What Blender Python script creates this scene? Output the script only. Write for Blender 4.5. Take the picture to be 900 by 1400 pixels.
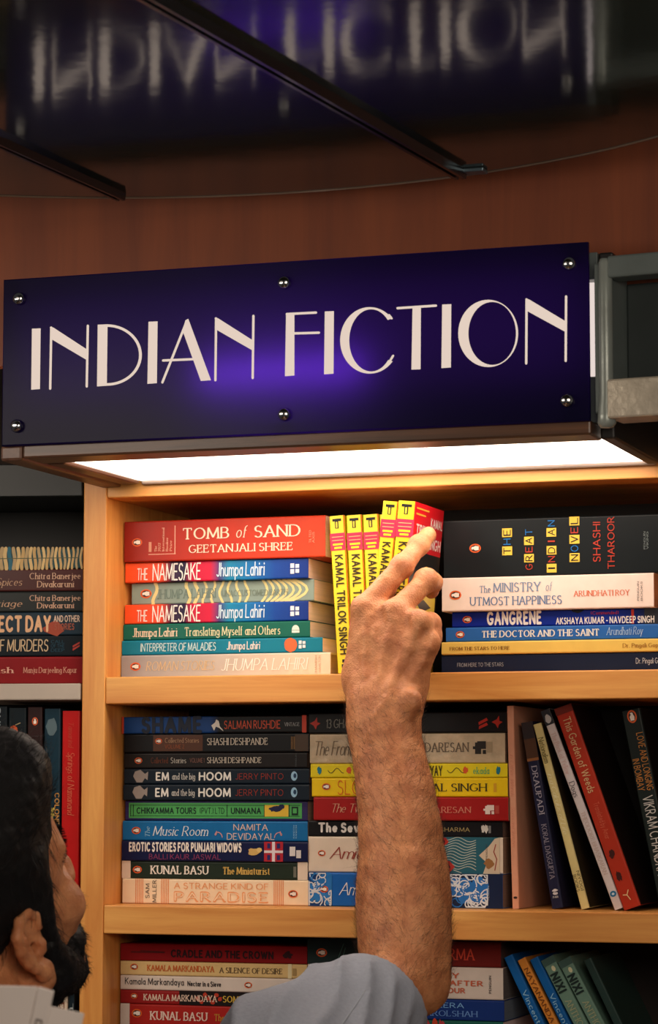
import bpy, bmesh, math, random
import numpy as np
from mathutils import Matrix, Vector

# ------------------------------------------------------------------ clear
for o in list(bpy.data.objects):
    bpy.data.objects.remove(o, do_unlink=True)
SC = bpy.context.scene
COL = SC.collection
random.seed(7)
PI = math.pi

# ------------------------------------------------------------------ camera
FPX = 3725.0                                   # focal length in pixels of the 900x1400 frame
YAW, PITCH = math.radians(18.58), math.radians(5.81)
DIST = 2.78
FWD = np.array([-math.sin(YAW) * math.cos(PITCH), math.cos(YAW) * math.cos(PITCH), math.sin(PITCH)])
RGT = np.array([math.cos(YAW), math.sin(YAW), 0.0])
UPV = np.cross(RGT, FWD)
CAM = np.array([0, 0, 1.5]) - DIST * np.array([FWD[0], FWD[1], 0])
cd = bpy.data.cameras.new('camera')
cd.sensor_fit = 'VERTICAL'; cd.sensor_height = 36.0; cd.lens = FPX / 1400 * 36.0
cd.clip_start = 0.05; cd.clip_end = 50
cam = bpy.data.objects.new('camera', cd); COL.objects.link(cam)
cam.matrix_world = Matrix(((RGT[0], UPV[0], -FWD[0], CAM[0]), (RGT[1], UPV[1], -FWD[1], CAM[1]), (RGT[2], UPV[2], -FWD[2], CAM[2]), (0, 0, 0, 1)))
cd.dof.use_dof = True; cd.dof.focus_distance = 2.72; cd.dof.aperture_fstop = 14
SC.camera = cam

# ------------------------------------------------------------------ world, lamps, exposure
w = bpy.data.worlds.new('world'); SC.world = w; w.use_nodes = True
w.node_tree.nodes['Background'].inputs[0].default_value = (0.80, 0.78, 0.80, 1)
w.node_tree.nodes['Background'].inputs[1].default_value = 0.035
SC.view_settings.view_transform = 'Standard'
try: SC.view_settings.look = 'None'
except Exception: pass
SC.view_settings.gamma = 1.0
SC.view_settings.use_curve_mapping = False
SC.view_settings.exposure = 0.35

def area(name, loc, target, sx, sy, power, col):
    l = bpy.data.lights.new(name, 'AREA'); l.shape = 'RECTANGLE'; l.size = sx; l.size_y = sy
    l.energy = power; l.color = col
    o = bpy.data.objects.new(name, l); COL.objects.link(o); o.location = loc
    d = Vector(target) - Vector(loc)
    o.rotation_euler = d.to_track_quat('-Z', 'Y').to_euler()
    return o
# the lamps of the shop behind the viewer and under the other canopies of the round alcove
area('canopy_lamp', (-0.62, -0.95, 1.90), (-0.45, -0.6, 1.0), 0.8, 0.5, 6.0, (1.0, 0.86, 0.72))
area('shop_lamp', (1.05, -1.9, 1.88), (0.3, -0.2, 1.15), 1.0, 0.6, 10.5, (1.0, 0.85, 0.70))

# ------------------------------------------------------------------ helpers: picture <-> place
def ray(u, v):
    return (u - 450) / FPX * RGT - (v - 700) / FPX * UPV + FWD
class Frame:
    """an upright reference plane: origin (x,y), turned by ang about the vertical"""
    def __init__(s, ox, oy, ang):
        s.o = np.array([ox, oy, 0.0]); s.ang = ang
        s.ex = np.array([math.cos(ang), math.sin(ang), 0]); s.ey = np.array([-math.sin(ang), math.cos(ang), 0])
    def P(s, u, v, y=0.0):
        d = ray(u, v); t = (y - np.dot(CAM - s.o, s.ey)) / np.dot(d, s.ey)
        q = CAM + t * d - s.o
        return np.array([q @ s.ex, y, q[2]])
    def Wd(s, l):
        return s.o + l[0] * s.ex + l[1] * s.ey + np.array([0, 0, l[2]])
    def mat(s, l):
        p = s.Wd(l)
        return Matrix.Translation(Vector(p)) @ Matrix.Rotation(s.ang, 4, 'Z')
MAIN = Frame(0, 0, 0)
def P(u, v, y=0.0): return MAIN.P(u, v, y)
def ppm(p): return FPX / float((np.array(p) - CAM) @ FWD)      # pixels per metre at a point

def lin(c):
    return tuple((x / 255 / 12.92 if x / 255 <= 0.04045 else ((x / 255 + 0.055) / 1.055) ** 2.4) for x in c)

# ------------------------------------------------------------------ materials
_mc = {}
def pmat(name, col, rough=0.5, spec=0.5, metal=0.0, noise=0.0, nscale=30, bump=0.0, emis=None, estr=0.0, sss=0.0):
    key = (name, tuple(col), rough, spec, metal, noise, bump, estr)
    if key in _mc: return _mc[key]
    m = bpy.data.materials.new(name); m.use_nodes = True; nt = m.node_tree
    b = nt.nodes['Principled BSDF']; c = lin(col) + (1,)
    b.inputs['Base Color'].default_value = c
    b.inputs['Roughness'].default_value = rough
    b.inputs['Specular IOR Level'].default_value = spec
    b.inputs['Metallic'].default_value = metal
    if emis is not None:
        b.inputs['Emission Color'].default_value = lin(emis) + (1,); b.inputs['Emission Strength'].default_value = estr
    if noise or bump:
        tc = nt.nodes.new('ShaderNodeTexCoord'); n = nt.nodes.new('ShaderNodeTexNoise')
        n.inputs['Scale'].default_value = nscale; n.inputs['Detail'].default_value = 6
        nt.links.new(tc.outputs['Object'], n.inputs['Vector'])
        if noise:
            r = nt.nodes.new('ShaderNodeMix'); r.data_type = 'RGBA'
            r.inputs['A'].default_value = tuple(x * (1 - noise) for x in c[:3]) + (1,)
            r.inputs['B'].default_value = tuple(min(1, x * (1 + noise)) for x in c[:3]) + (1,)
            nt.links.new(n.outputs['Fac'], r.inputs['Factor']); nt.links.new(r.outputs['Result'], b.inputs['Base Color'])
        if bump:
            bp = nt.nodes.new('ShaderNodeBump'); bp.inputs['Strength'].default_value = bump; bp.inputs['Distance'].default_value = 0.002
            nt.links.new(n.outputs['Fac'], bp.inputs['Height']); nt.links.new(bp.outputs['Normal'], b.inputs['Normal'])
    _mc[key] = m
    return m

def ramp_mat(name, stops, interp='LINEAR', rough=0.36, axis='X', noise=0.10):
    m = bpy.data.materials.new(name); m.use_nodes = True; nt = m.node_tree; b = nt.nodes['Principled BSDF']
    tc = nt.nodes.new('ShaderNodeTexCoord'); sp = nt.nodes.new('ShaderNodeSeparateXYZ'); r = nt.nodes.new('ShaderNodeValToRGB')
    nt.links.new(tc.outputs['Generated'], sp.inputs[0]); nt.links.new(sp.outputs[axis], r.inputs[0])
    r.color_ramp.interpolation = interp
    el = r.color_ramp.elements
    while len(el) < len(stops): el.new(0.5)
    for e, (p, c) in zip(el, stops):
        e.position = p; e.color = lin(c) + (1,)
    n = nt.nodes.new('ShaderNodeTexNoise'); n.inputs['Scale'].default_value = 60; n.inputs['Detail'].default_value = 5
    nt.links.new(tc.outputs['Object'], n.inputs['Vector'])
    mx = nt.nodes.new('ShaderNodeMix'); mx.data_type = 'RGBA'; mx.blend_type = 'MULTIPLY'; mx.inputs['Factor'].default_value = noise * 4
    g = nt.nodes.new('ShaderNodeMapRange'); g.inputs['To Min'].default_value = 0.7; g.inputs['To Max'].default_value = 1.25
    nt.links.new(n.outputs['Fac'], g.inputs['Value'])
    nt.links.new(r.outputs['Color'], mx.inputs['A']); nt.links.new(g.outputs['Result'], mx.inputs['B'])
    nt.links.new(mx.outputs['Result'], b.inputs['Base Color'])
    b.inputs['Roughness'].default_value = rough; b.inputs['Specular IOR Level'].default_value = .2
    return m

def wood_mat(name, c1, c2, grain='X', rough=0.42, scale=1.0):
    m = bpy.data.materials.new(name); m.use_nodes = True; nt = m.node_tree; b = nt.nodes['Principled BSDF']
    tc = nt.nodes.new('ShaderNodeTexCoord'); mp = nt.nodes.new('ShaderNodeMapping')
    s = {'X': (2.5, 40, 40), 'Z': (40, 40, 2.5), 'Y': (40, 2.5, 40)}[grain]
    mp.inputs['Scale'].default_value = tuple(x * scale for x in s)
    nt.links.new(tc.outputs['Object'], mp.inputs['Vector'])
    n = nt.nodes.new('ShaderNodeTexNoise'); n.inputs['Scale'].default_value = 1.6; n.inputs['Detail'].default_value = 8; n.inputs['Roughness'].default_value = 0.62
    n.inputs['Distortion'].default_value = 0.6
    nt.links.new(mp.outputs[0], n.inputs['Vector'])
    r = nt.nodes.new('ShaderNodeValToRGB'); r.color_ramp.elements[0].position = 0.30; r.color_ramp.elements[1].position = 0.72
    r.color_ramp.elements[0].color = lin(c1) + (1,); r.color_ramp.elements[1].color = lin(c2) + (1,)
    nt.links.new(n.outputs['Fac'], r.inputs[0]); nt.links.new(r.outputs['Color'], b.inputs['Base Color'])
    bp = nt.nodes.new('ShaderNodeBump'); bp.inputs['Strength'].default_value = 0.12; bp.inputs['Distance'].default_value = 0.001
    nt.links.new(n.outputs['Fac'], bp.inputs['Height']); nt.links.new(bp.outputs['Normal'], b.inputs['Normal'])
    b.inputs['Roughness'].default_value = rough
    return m

def emit_mat(name, col, strength):
    m = bpy.data.materials.new(name); m.use_nodes = True; nt = m.node_tree
    nt.nodes.remove(nt.nodes['Principled BSDF'])
    e = nt.nodes.new('ShaderNodeEmission'); e.inputs[0].default_value = lin(col) + (1,); e.inputs[1].default_value = strength
    nt.links.new(e.outputs[0], nt.nodes['Material Output'].inputs[0])
    return m

# ------------------------------------------------------------------ mesh helpers
class MB:
    def __init__(s): s.v = []; s.f = []; s.m = []
    def add(s, vs, fs, mi=0):
        k = len(s.v); s.v += [tuple(float(c) for c in p) for p in vs]
        for f in fs: s.f.append(tuple(i + k for i in f)); s.m.append(mi)
    def box(s, x0, x1, y0, y1, z0, z1, mi=0):
        vs = [(x, y, z) for x in (x0, x1) for y in (y0, y1) for z in (z0, z1)]
        s.add(vs, [(0, 1, 3, 2), (4, 6, 7, 5), (0, 4, 5, 1), (2, 3, 7, 6), (0, 2, 6, 4), (1, 5, 7, 3)], mi)
    def prism(s, poly, h, mi=0, M=None):
        """polygon of (x,y) raised to h in z, through matrix M"""
        n = len(poly); vs = [(x, y, 0) for x, y in poly] + [(x, y, h) for x, y in poly]
        if M is not None: vs = [tuple(M @ Vector(p)) for p in vs]
        s.add(vs, [tuple(range(n - 1, -1, -1)), tuple(range(n, 2 * n))] + [(i, (i + 1) % n, n + (i + 1) % n, n + i) for i in range(n)], mi)
    def tube(s, pts, rad, n=8, mi=0, cap=True):
        pts = [Vector(p) for p in pts]; rs = rad if hasattr(rad, '__len__') else [rad] * len(pts)
        k = len(s.v); up = None
        for i, p in enumerate(pts):
            t = (pts[min(i + 1, len(pts) - 1)] - pts[max(i - 1, 0)]).normalized()
            if up is None: up = Vector((0, 0, 1)) if abs(t.z) < 0.9 else Vector((1, 0, 0))
            a = t.cross(up).normalized(); b = a.cross(t).normalized(); up = b
            for j in range(n):
                q = p + (a * math.cos(2 * PI * j / n) + b * math.sin(2 * PI * j / n)) * rs[i]
                s.v.append(tuple(q))
        for i in range(len(pts) - 1):
            for j in range(n):
                s.f.append((k + i * n + j, k + i * n + (j + 1) % n, k + (i + 1) * n + (j + 1) % n, k + (i + 1) * n + j)); s.m.append(mi)
        if cap:
            s.f.append(tuple(k + j for j in range(n - 1, -1, -1))); s.m.append(mi)
            e = k + (len(pts) - 1) * n; s.f.append(tuple(e + j for j in range(n))); s.m.append(mi)
    def lathe(s, prof, n=20, mi=0, M=None):
        """profile of (r,z) turned about z"""
        vs = []; fs = []
        for r, z in prof:
            for j in range(n):
                p = Vector((r * math.cos(2 * PI * j / n), r * math.sin(2 * PI * j / n), z))
                vs.append(tuple(M @ p) if M is not None else tuple(p))
        for i in range(len(prof) - 1):
            for j in range(n): fs.append((i * n + j, i * n + (j + 1) % n, (i + 1) * n + (j + 1) % n, (i + 1) * n + j))
        fs.append(tuple(range(n - 1, -1, -1))); e = (len(prof) - 1) * n; fs.append(tuple(e + j for j in range(n)))
        s.add(vs, fs, mi)
    def build(s, name, mats, parent=None, smooth=False, bevel=0.0, recalc=True):
        me = bpy.data.meshes.new(name); me.from_pydata(s.v, [], s.f)
        for m in (mats if isinstance(mats, (list, tuple)) else [mats]): me.materials.append(m)
        me.polygons.foreach_set('material_index', s.m)
        if recalc:
            bm = bmesh.new(); bm.from_mesh(me); bmesh.ops.recalc_face_normals(bm, faces=bm.faces); bm.to_mesh(me); bm.free()
        if smooth: me.polygons.foreach_set('use_smooth', [True] * len(me.polygons))
        me.update()
        o = bpy.data.objects.new(name, me); COL.objects.link(o)
        if parent is not None: o.parent = parent
        if bevel:
            b = o.modifiers.new('bevel', 'BEVEL'); b.width = bevel; b.segments = 2; b.limit_method = 'ANGLE'
        return o

def tag(o, label=None, cat=None, group=None, kind=None):
    if label: o['label'] = label
    if cat: o['category'] = cat
    if group: o['group'] = group
    if kind: o['kind'] = kind
    return o
def empty(name, mat):
    o = bpy.data.objects.new(name, None); COL.objects.link(o); o.empty_display_size = 0.03
    o.matrix_world = mat
    return o

# ------------------------------------------------------------------ lettering: a pen-stroke alphabet
G = {
'A': (.8, '0,0 .4,1 .8,0;.14,.36 .66,.36'), 'B': (.6, '0,0 0,1 .28,1 a.28,.76,.26,.24,90,-90 0,.52;.28,.52 a.3,.26,.3,.26,90,-90 0,0'),
'C': (.8, 'a.44,.5,.44,.5,48,312'), 'D': (.78, '0,0 0,1 .3,1 a.3,.5,.48,.5,90,-90 0,0'), 'E': (.55, '0,0 0,1;0,1 .52,1;0,.52 .42,.52;0,0 .55,0'),
'F': (.52, '0,0 0,1;0,1 .52,1;0,.52 .42,.52'), 'G': (.82, 'a.44,.5,.44,.5,48,325 .8,.42;.52,.42 .84,.42'), 'H': (.74, '0,0 0,1;.74,0 .74,1;0,.52 .74,.52'),
'I': (.02, '.01,0 .01,1'), 'J': (.4, '.38,1 .38,.25 a.18,.2,.2,.2,0,-150'), 'K': (.68, '0,0 0,1;.62,1 0,.42;.2,.58 .68,0'), 'L': (.54, '0,1 0,0;0,0 .54,0'),
'M': (.92, '0,0 .06,1 .46,.1 .86,1 .92,0'), 'N': (.76, '0,0 0,1 .76,0 .76,1'), 'O': (.9, 'a.45,.5,.45,.5,0,360'), 'P': (.58, '0,0 0,1 .28,1 a.28,.73,.3,.27,90,-90 0,.46'),
'Q': (.9, 'a.45,.5,.45,.5,0,360;.5,.25 .9,-.12'), 'R': (.66, '0,0 0,1 .28,1 a.28,.74,.28,.26,90,-90 0,.48;.26,.48 .66,0'),
'S': (.55, 'a.28,.75,.25,.25,30,235 a.27,.25,.27,.27,70,-150'), 'T': (.7, '0,1 .7,1;.35,1 .35,0'), 'U': (.72, '0,1 0,.34 a.36,.34,.36,.34,180,360 .72,1'),
'V': (.76, '0,1 .38,0 .76,1'), 'W': (1.1, '0,1 .28,0 .55,.9 .82,0 1.1,1'), 'X': (.7, '0,0 .68,1;0,1 .7,0'), 'Y': (.72, '0,1 .36,.46 .72,1;.36,.46 .36,0'), 'Z': (.62, '.02,1 .6,1 0,0 .62,0'),
'a': (.46, '.44,.62 .44,0;a.23,.3,.22,.3,20,340'), 'b': (.48, '0,1 0,0;a.24,.3,.23,.3,-160,160'), 'c': (.44, 'a.24,.3,.24,.31,50,310'), 'd': (.48, '.47,1 .47,0;a.23,.3,.23,.3,20,340'),
'e': (.46, '.02,.33 .44,.33 a.23,.31,.22,.3,5,310'), 'f': (.32, '.12,0 .12,.8 a.3,.8,.18,.2,180,80;0,.6 .3,.6'), 'g': (.48, '.47,.6 .47,-.1 a.24,-.1,.23,.2,0,-150;a.23,.32,.23,.29,20,340'),
'h': (.46, '0,1 0,0;0,.36 a.22,.38,.22,.24,180,0 .44,0'), 'i': (.02, '.01,.62 .01,0;.01,.84 .01,.9'), 'j': (.14, '.12,.62 .12,-.1 a0,-.1,.12,.18,0,-110;.12,.84 .12,.9'),
'k': (.44, '0,1 0,0;.4,.62 0,.26;.14,.38 .44,0'), 'l': (.02, '.01,1 .01,0'), 'm': (.76, '0,.62 0,0;0,.38 a.19,.4,.19,.22,180,0 .38,0;.38,.38 a.57,.4,.19,.22,180,0 .76,0'),
'n': (.46, '0,.62 0,0;0,.36 a.22,.38,.22,.24,180,0 .44,0'), 'o': (.5, 'a.25,.31,.25,.31,0,360'), 'p': (.48, '0,.62 0,-.3;a.24,.3,.23,.3,-160,160'), 'q': (.48, '.47,.62 .47,-.3;a.23,.3,.23,.3,20,340'),
'r': (.32, '0,.62 0,0;0,.36 a.2,.38,.2,.23,180,60'), 's': (.36, 'a.19,.46,.17,.16,35,235 a.18,.16,.18,.17,70,-150'), 't': (.3, '.12,.85 .12,.14 a.26,.14,.14,.14,180,290;0,.62 .28,.62'),
'u': (.46, '0,.62 0,.24 a.22,.24,.22,.24,180,360 .44,.62;.44,.62 .44,0'), 'v': (.46, '0,.62 .23,0 .46,.62'), 'w': (.7, '0,.62 .18,0 .35,.56 .52,0 .7,.62'), 'x': (.44, '0,0 .42,.62;0,.62 .44,0'),
'y': (.46, '0,.62 .23,0;.46,.62 .16,-.28'), 'z': (.42, '0,.62 .4,.62 0,0 .42,0'),
'1': (.2, '0,.8 .18,1 .18,0'), '2': (.5, 'a.25,.74,.24,.26,160,-30 0,0 .5,0'), '3': (.48, 'a.22,.75,.22,.25,140,-90 a.22,.25,.25,.27,90,-140'), '0': (.56, 'a.28,.5,.28,.5,0,360'),
'.': (.02, '.01,0 .01,.05'), '-': (.25, '0,.4 .25,.4'), ':': (.02, '.01,.05 .01,.1;.01,.5 .01,.55'), '(': (.2, 'a.3,.5,.3,.6,130,230'), ')': (.2, 'a-.1,.5,.3,.6,50,-50'), "'": (.02, '.01,1 .01,.8'), '&': (.6, '.6,0 .12,.7 a.26,.8,.16,.2,200,-20 .05,.3 a.25,.22,.22,.22,160,330 .55,.4'),
}
def _glyph(ch):
    wd, src = G[ch]; out = []
    for st in src.split(';'):
        pts = []
        for tk in st.split():
            if tk[0] == 'a':
                cx, cy, rx, ry, a0, a1 = [float(x) for x in tk[1:].split(',')]
                n = max(4, int(abs(a1 - a0) / 24))
                pts += [(cx + rx * math.cos(math.radians(a0 + (a1 - a0) * i / n)), cy + ry * math.sin(math.radians(a0 + (a1 - a0) * i / n))) for i in range(n + 1)]
            else:
                pts.append(tuple(float(x) for x in tk.split(',')))
        out.append(pts)
    return wd, out
GL = {c: _glyph(c) for c in G}
# style: pen width, pen height, serif length, spacing, shear
STY = {'serif': (.16, .08, .12, .26, 0), 'serifb': (.22, .10, .13, .30, 0), 'ital': (.11, .05, .08, .22, .22), 'sans': (.13, .12, 0, .26, 0), 'bold': (.23, .2, 0, .36, 0),
       'black': (.32, .26, 0, .44, 0), 'hand': (.15, .10, 0, .22, .06), 'thin': (.085, .08, 0, .26, 0), 'script': (.085, .05, 0, .10, .3), 'deco': (.10, .06, .08, .22, 0)}
def stroke_poly(pts, wx, wy, ends):
    """pen-stroke polygons (lists of points) with an elliptical pen wx by wy"""
    k = wx / wy; q = [(x, y * k) for x, y in pts]; h = wx / 2; out = []
    for (x0, y0), (x1, y1) in zip(q, q[1:]):
        d = math.hypot(x1 - x0, y1 - y0)
        if d < 1e-9: continue
        nx, ny = -(y1 - y0) / d * h, (x1 - x0) / d * h
        out.append([(x0 + nx, y0 + ny), (x0 - nx, y0 - ny), (x1 - nx, y1 - ny), (x1 + nx, y1 + ny)])
    rng = range(len(q)) if ends else range(1, len(q) - 1)
    for i in rng:
        out.append([(q[i][0] + h * math.cos(a * PI / 4), q[i][1] + h * math.sin(a * PI / 4)) for a in range(8)])
    return [[(x, y / k) for x, y in p] for p in out]
def text_polys(s, style):
    wx, wy, sf, sp, sh = STY[style]; out = []; x = 0.0
    for i, ch in enumerate(s):
        if ch == ' ': x += .34; continue
        wd, sts = GL[ch]
        for pts in sts:
            pp = [(px + x, py) for px, py in pts]
            for poly in stroke_poly(pp, wx, wy, sf == 0): out.append(poly)
            if sf:
                for a, b in ((pp[0], pp[1]), (pp[-1], pp[-2])):
                    dx, dy = abs(a[0] - b[0]), abs(a[1] - b[1])
                    if dy > dx * 0.9 and (a[1] < .03 or a[1] > .93 or (a[1] < .66 and a[1] > .6)):
                        out.append([(a[0] - wx / 2 - sf * .6, a[1] - wy / 2), (a[0] + wx / 2 + sf * .6, a[1] - wy / 2), (a[0] + wx / 2 + sf * .6, a[1] + wy / 2), (a[0] - wx / 2 - sf * .6, a[1] + wy / 2)])
                    elif dx > dy * 2 and ch in 'EFTLZC':
                        s1 = -1 if a[1] > .7 else 1
                        out.append([(a[0] - wy / 2, a[1]), (a[0] + wy / 2, a[1]), (a[0] + wy / 2, a[1] + s1 * .2), (a[0] - wy / 2, a[1] + s1 * .2)])
        x += wd + sp
    if sh: out = [[(a + sh * b, b) for a, b in p] for p in out]
    xs = [a for p in out for a, b in p]
    x0, x1 = min(xs), max(xs)
    return [[((a - x0) / (x1 - x0), b) for a, b in p] for p in out]

def ell(cx, cy, rx, ry, n=20, a0=0, a1=360):
    return [(cx + rx * math.cos(math.radians(a0 + (a1 - a0) * i / n)), cy + ry * math.sin(math.radians(a0 + (a1 - a0) * i / n))) for i in range(n if abs(a1 - a0) >= 360 else n + 1)]

class Art:
    """flat print on a spine of length L and thickness T; parts are collected by name"""
    def __init__(s, L, T): s.L = L; s.T = T; s.parts = {}; s.lay = 0
    def poly(s, part, pts, col, lay=0):
        mb, cols = s.parts.setdefault(part, (MB(), []))
        if col not in cols: cols.append(col)
        s.n = getattr(s, 'n', 0) + 1
        y = -0.00020 - 0.00016 * lay - 5e-6 * (s.n % 30)
        mb.add([(a, y, b) for a, b in pts], [tuple(range(len(pts)))], cols.index(col))
    def xz(s, a, c): return (a * s.L, (1 - c) * s.T)
    def rect(s, part, a, b, c, d, col, lay=0):
        s.poly(part, [s.xz(a, d), s.xz(b, d), s.xz(b, c), s.xz(a, c)], col, lay)
    def text(s, part, t, a, b, c, d, col, style='serif', rot=0, lay=2):
        x0, z1 = s.xz(a, c); x1, z0 = s.xz(b, d)
        for p in text_polys(t, style):
            if rot == 0: q = [(x0 + (x1 - x0) * u, z0 + (z1 - z0) * v) for u, v in p]
            elif rot == 90: q = [(x1 - (x1 - x0) * v, z0 + (z1 - z0) * u) for u, v in p]
            else: q = [(x0 + (x1 - x0) * v, z1 - (z1 - z0) * u) for u, v in p]
            s.poly(part, q, col, lay)
    def line(s, part, pts, wd, col, lay=1):
        """wd in metres, pts in fractions"""
        for p in stroke_poly([s.xz(*q) for q in pts], wd, wd, True): s.poly(part, p, col, lay)
    def penguin(s, a, c, h):
        """oval publisher's mark with a small bird, its head towards the head of the spine"""
        H = h * s.T; x, z = s.xz(a, c)
        tr = lambda p: (x - p[1] * H, z + p[0] * H)
        s.poly('publisher_mark', [tr(p) for p in ell(0, 0, .5, .67, 22)], (222, 96, 44), 1)
        s.poly('publisher_mark', [tr(p) for p in ell(0, 0, .36, .52, 20)], (70, 42, 34), 2)
        s.poly('publisher_mark', [tr(p) for p in [(-.2, -.42), (.2, -.42), (.26, -.05), (.15, .2), (.14, .36), (0, .44), (-.18, .36), (-.08, .22), (-.25, -.02)]], (240, 226, 214), 3)
    def build(s, parent):
        for part, (mb, cols) in s.parts.items():
            mb.build(part.split('#')[0], [pmat('ink_%02x%02x%02x' % c, c, 0.4, 0.25) for c in cols], parent, recalc=False)

def page_mat(kind, col):
    key = ('pg', kind, col)
    if key in _mc: return _mc[key]
    m = bpy.data.materials.new('paper_edges'); m.use_nodes = True; nt = m.node_tree; b = nt.nodes['Principled BSDF']
    tc = nt.nodes.new('ShaderNodeTexCoord'); mp = nt.nodes.new('ShaderNodeMapping'); mp.inputs['Scale'].default_value = (3, 3, 1800)
    n = nt.nodes.new('ShaderNodeTexNoise'); n.inputs['Scale'].default_value = 1.0; n.inputs['Detail'].default_value = 2
    r = nt.nodes.new('ShaderNodeValToRGB'); c = lin(col)
    r.color_ramp.elements[0].position = .3; r.color_ramp.elements[1].position = .65
    r.color_ramp.elements[0].color = tuple(x * .84 for x in c) + (1,); r.color_ramp.elements[1].color = c + (1,)
    nt.links.new(tc.outputs['Object'], mp.inputs[0]); nt.links.new(mp.outputs[0], n.inputs['Vector']); nt.links.new(n.outputs['Fac'], r.inputs[0])
    nt.links.new(r.outputs[0], b.inputs['Base Color']); b.inputs['Roughness'].default_value = .85
    _mc[key] = m
    return m

def make_book(matrix, L, T, W, cover, label, group, art=None, hard=False, paper=(255, 222, 212), name='paperback_book', cat='book', rough=0.36):
    root = empty(name, matrix); tag(root, label, cat, group)
    c = 0.0022 if hard else 0.0005
    ins = 0.003 if hard else 0.0004
    r = min(0.0016, T * 0.2); mb = MB()
    arc = [(r - r * math.sin(t * PI / 8), r - r * math.cos(t * PI / 8)) for t in range(5)]      # (y,z) from (r,0) to (0,r)
    outer = [(W, 0)] + arc + [(y, T - z) for y, z in reversed(arc)] + [(W, T)]
    cc = max(c, 0.0009)
    inner = [(W, T - c), (cc, T - c), (cc, c), (W, c)]
    n = len(outer); k = len(inner)
    vs = [(x, y, z) for x in (0, L) for y, z in outer + inner]; N = n + k
    fs = [(i, i + 1, N + i + 1, N + i) for i in range(N - 1)] + [(N - 1, 0, N, 2 * N - 1)]
    # end caps: strips between the outer and inner outline
    h = n // 2
    for o in (0, N):
        fs += [tuple(o + i for i in [0] + list(range(1, h)) + [n + 2, n + 3])]
        fs += [tuple(o + i for i in list(range(h, n)) + [n, n + 1])]
        fs += [tuple(o + i for i in [h - 1, h, n + 1, n + 2])]
    mb.add(vs, fs)
    mats = cover if not isinstance(cover, tuple) else pmat('cover_%02x%02x%02x' % cover, cover, rough, 0.18, noise=0.10, nscale=70)
    mb.build('cover', mats, root)
    pg = MB(); pg.box(ins, L - ins, cc, W - ins, c, T - c); pg.build('pages', page_mat(hard, paper), root)
    if art: art.build(root)
    return root

# lying book given by the picture: left/right ends, top edge at the left end; z of the bottom from the stack below
def lie(fr, u0, u1, vt, zb, y, **k):
    p = fr.P(u0, vt, y); x1 = fr.P(u1, vt, y)[0]
    L, T = x1 - p[0], p[2] - zb
    art = Art(L, T)
    return art, (fr.mat(np.array([p[0], y, zb])), L, T), p[2]
def stand(fr, A, B, wpx, y):
    """standing or leaning book: top-left and bottom-left corner of its spine, spine width in pixels"""
    a, b = fr.P(*A, y), fr.P(*B, y)
    d = b - a; L = float(np.linalg.norm(d)); ex = d / L
    ez = np.array([-ex[2], 0, ex[0]])
    T = wpx / ppm(fr.Wd(a)) / math.cos(YAW - fr.ang)
    M = Matrix(((fr.ex[0], fr.ey[0], 0, 0), (fr.ex[1], fr.ey[1], 0, 0), (0, 0, 1, 0), (0, 0, 0, 1)))
    R = Matrix(((ex[0], 0, ez[0], 0), (0, 1, 0, 0), (ex[2], 0, ez[2], 0), (0, 0, 0, 1)))
    p = fr.Wd(a)
    return Art(L, T), (Matrix.Translation(Vector(p)) @ M @ R, L, T)

# ================================================================== structure
S_TOP = P(450, 638.5)[2]; S_TOPB = P(450, 669.5)[2]           # top rail of the bookcase
S2T = P(450, 921.4)[2]; S2B = P(450, 959.3)[2]                # upper shelf
S3T = P(450, 1242)[2]; S3B = P(450, 1282)[2]                  # lower shelf
S4T = S3B - (S2B - S3T) - 0.004; S4B = S4T - (S3T - S3B)
XL0, XL1 = P(112, 950)[0], P(143.5, 950)[0]                   # left upright
XR0 = P(985, 950)[0]; XR1 = XR0 + (XL1 - XL0)
DEP = 0.24
YS = -0.25                                                    # face of the sign
FLOOR = 0.0
mw_x = wood_mat('pine', (208, 130, 58), (240, 176, 94), 'X')
mw_z = wood_mat('pine_upright', (208, 130, 58), (238, 172, 90), 'Z')
m_back = pmat('dark_back_board', (26, 20, 17), 0.7, noise=.2)
m_dark = pmat('dark_laminate', (18, 24, 24), 0.4, noise=.15)

def struct(o): o['kind'] = 'structure'; return o
mb = MB(); mb.box(-1.9, 1.9, -3.6, 0.5, -0.03, FLOOR); struct(mb.build('floor', wood_mat('floor_boards', (92, 66, 46), (122, 90, 62), 'Y', 0.4)))
mb = MB(); mb.box(-1.9, 1.9, 0.42, 0.5, FLOOR, 2.45); struct(mb.build('wall_back', pmat('plaster', (86, 72, 62), .8, noise=.1)))

# glossy black ceiling plate with a curved free edge; its height follows from the sign's mirror image
ZC = 0.5 * (P(55, 290, YS)[2] + P(700, 243, YS)[2])
def on_ceiling(u, v):
    d = ray(u, v); t = (ZC - CAM[2]) / d[2]; return CAM + t * d
edge_px = [(0, 267), (95, 270), (190, 270.5), (310, 268), (430, 263), (540, 251), (640, 234), (720, 222), (780, 212), (845, 199), (900, 186)]
ep = [on_ceiling(*p) for p in edge_px]
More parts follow.
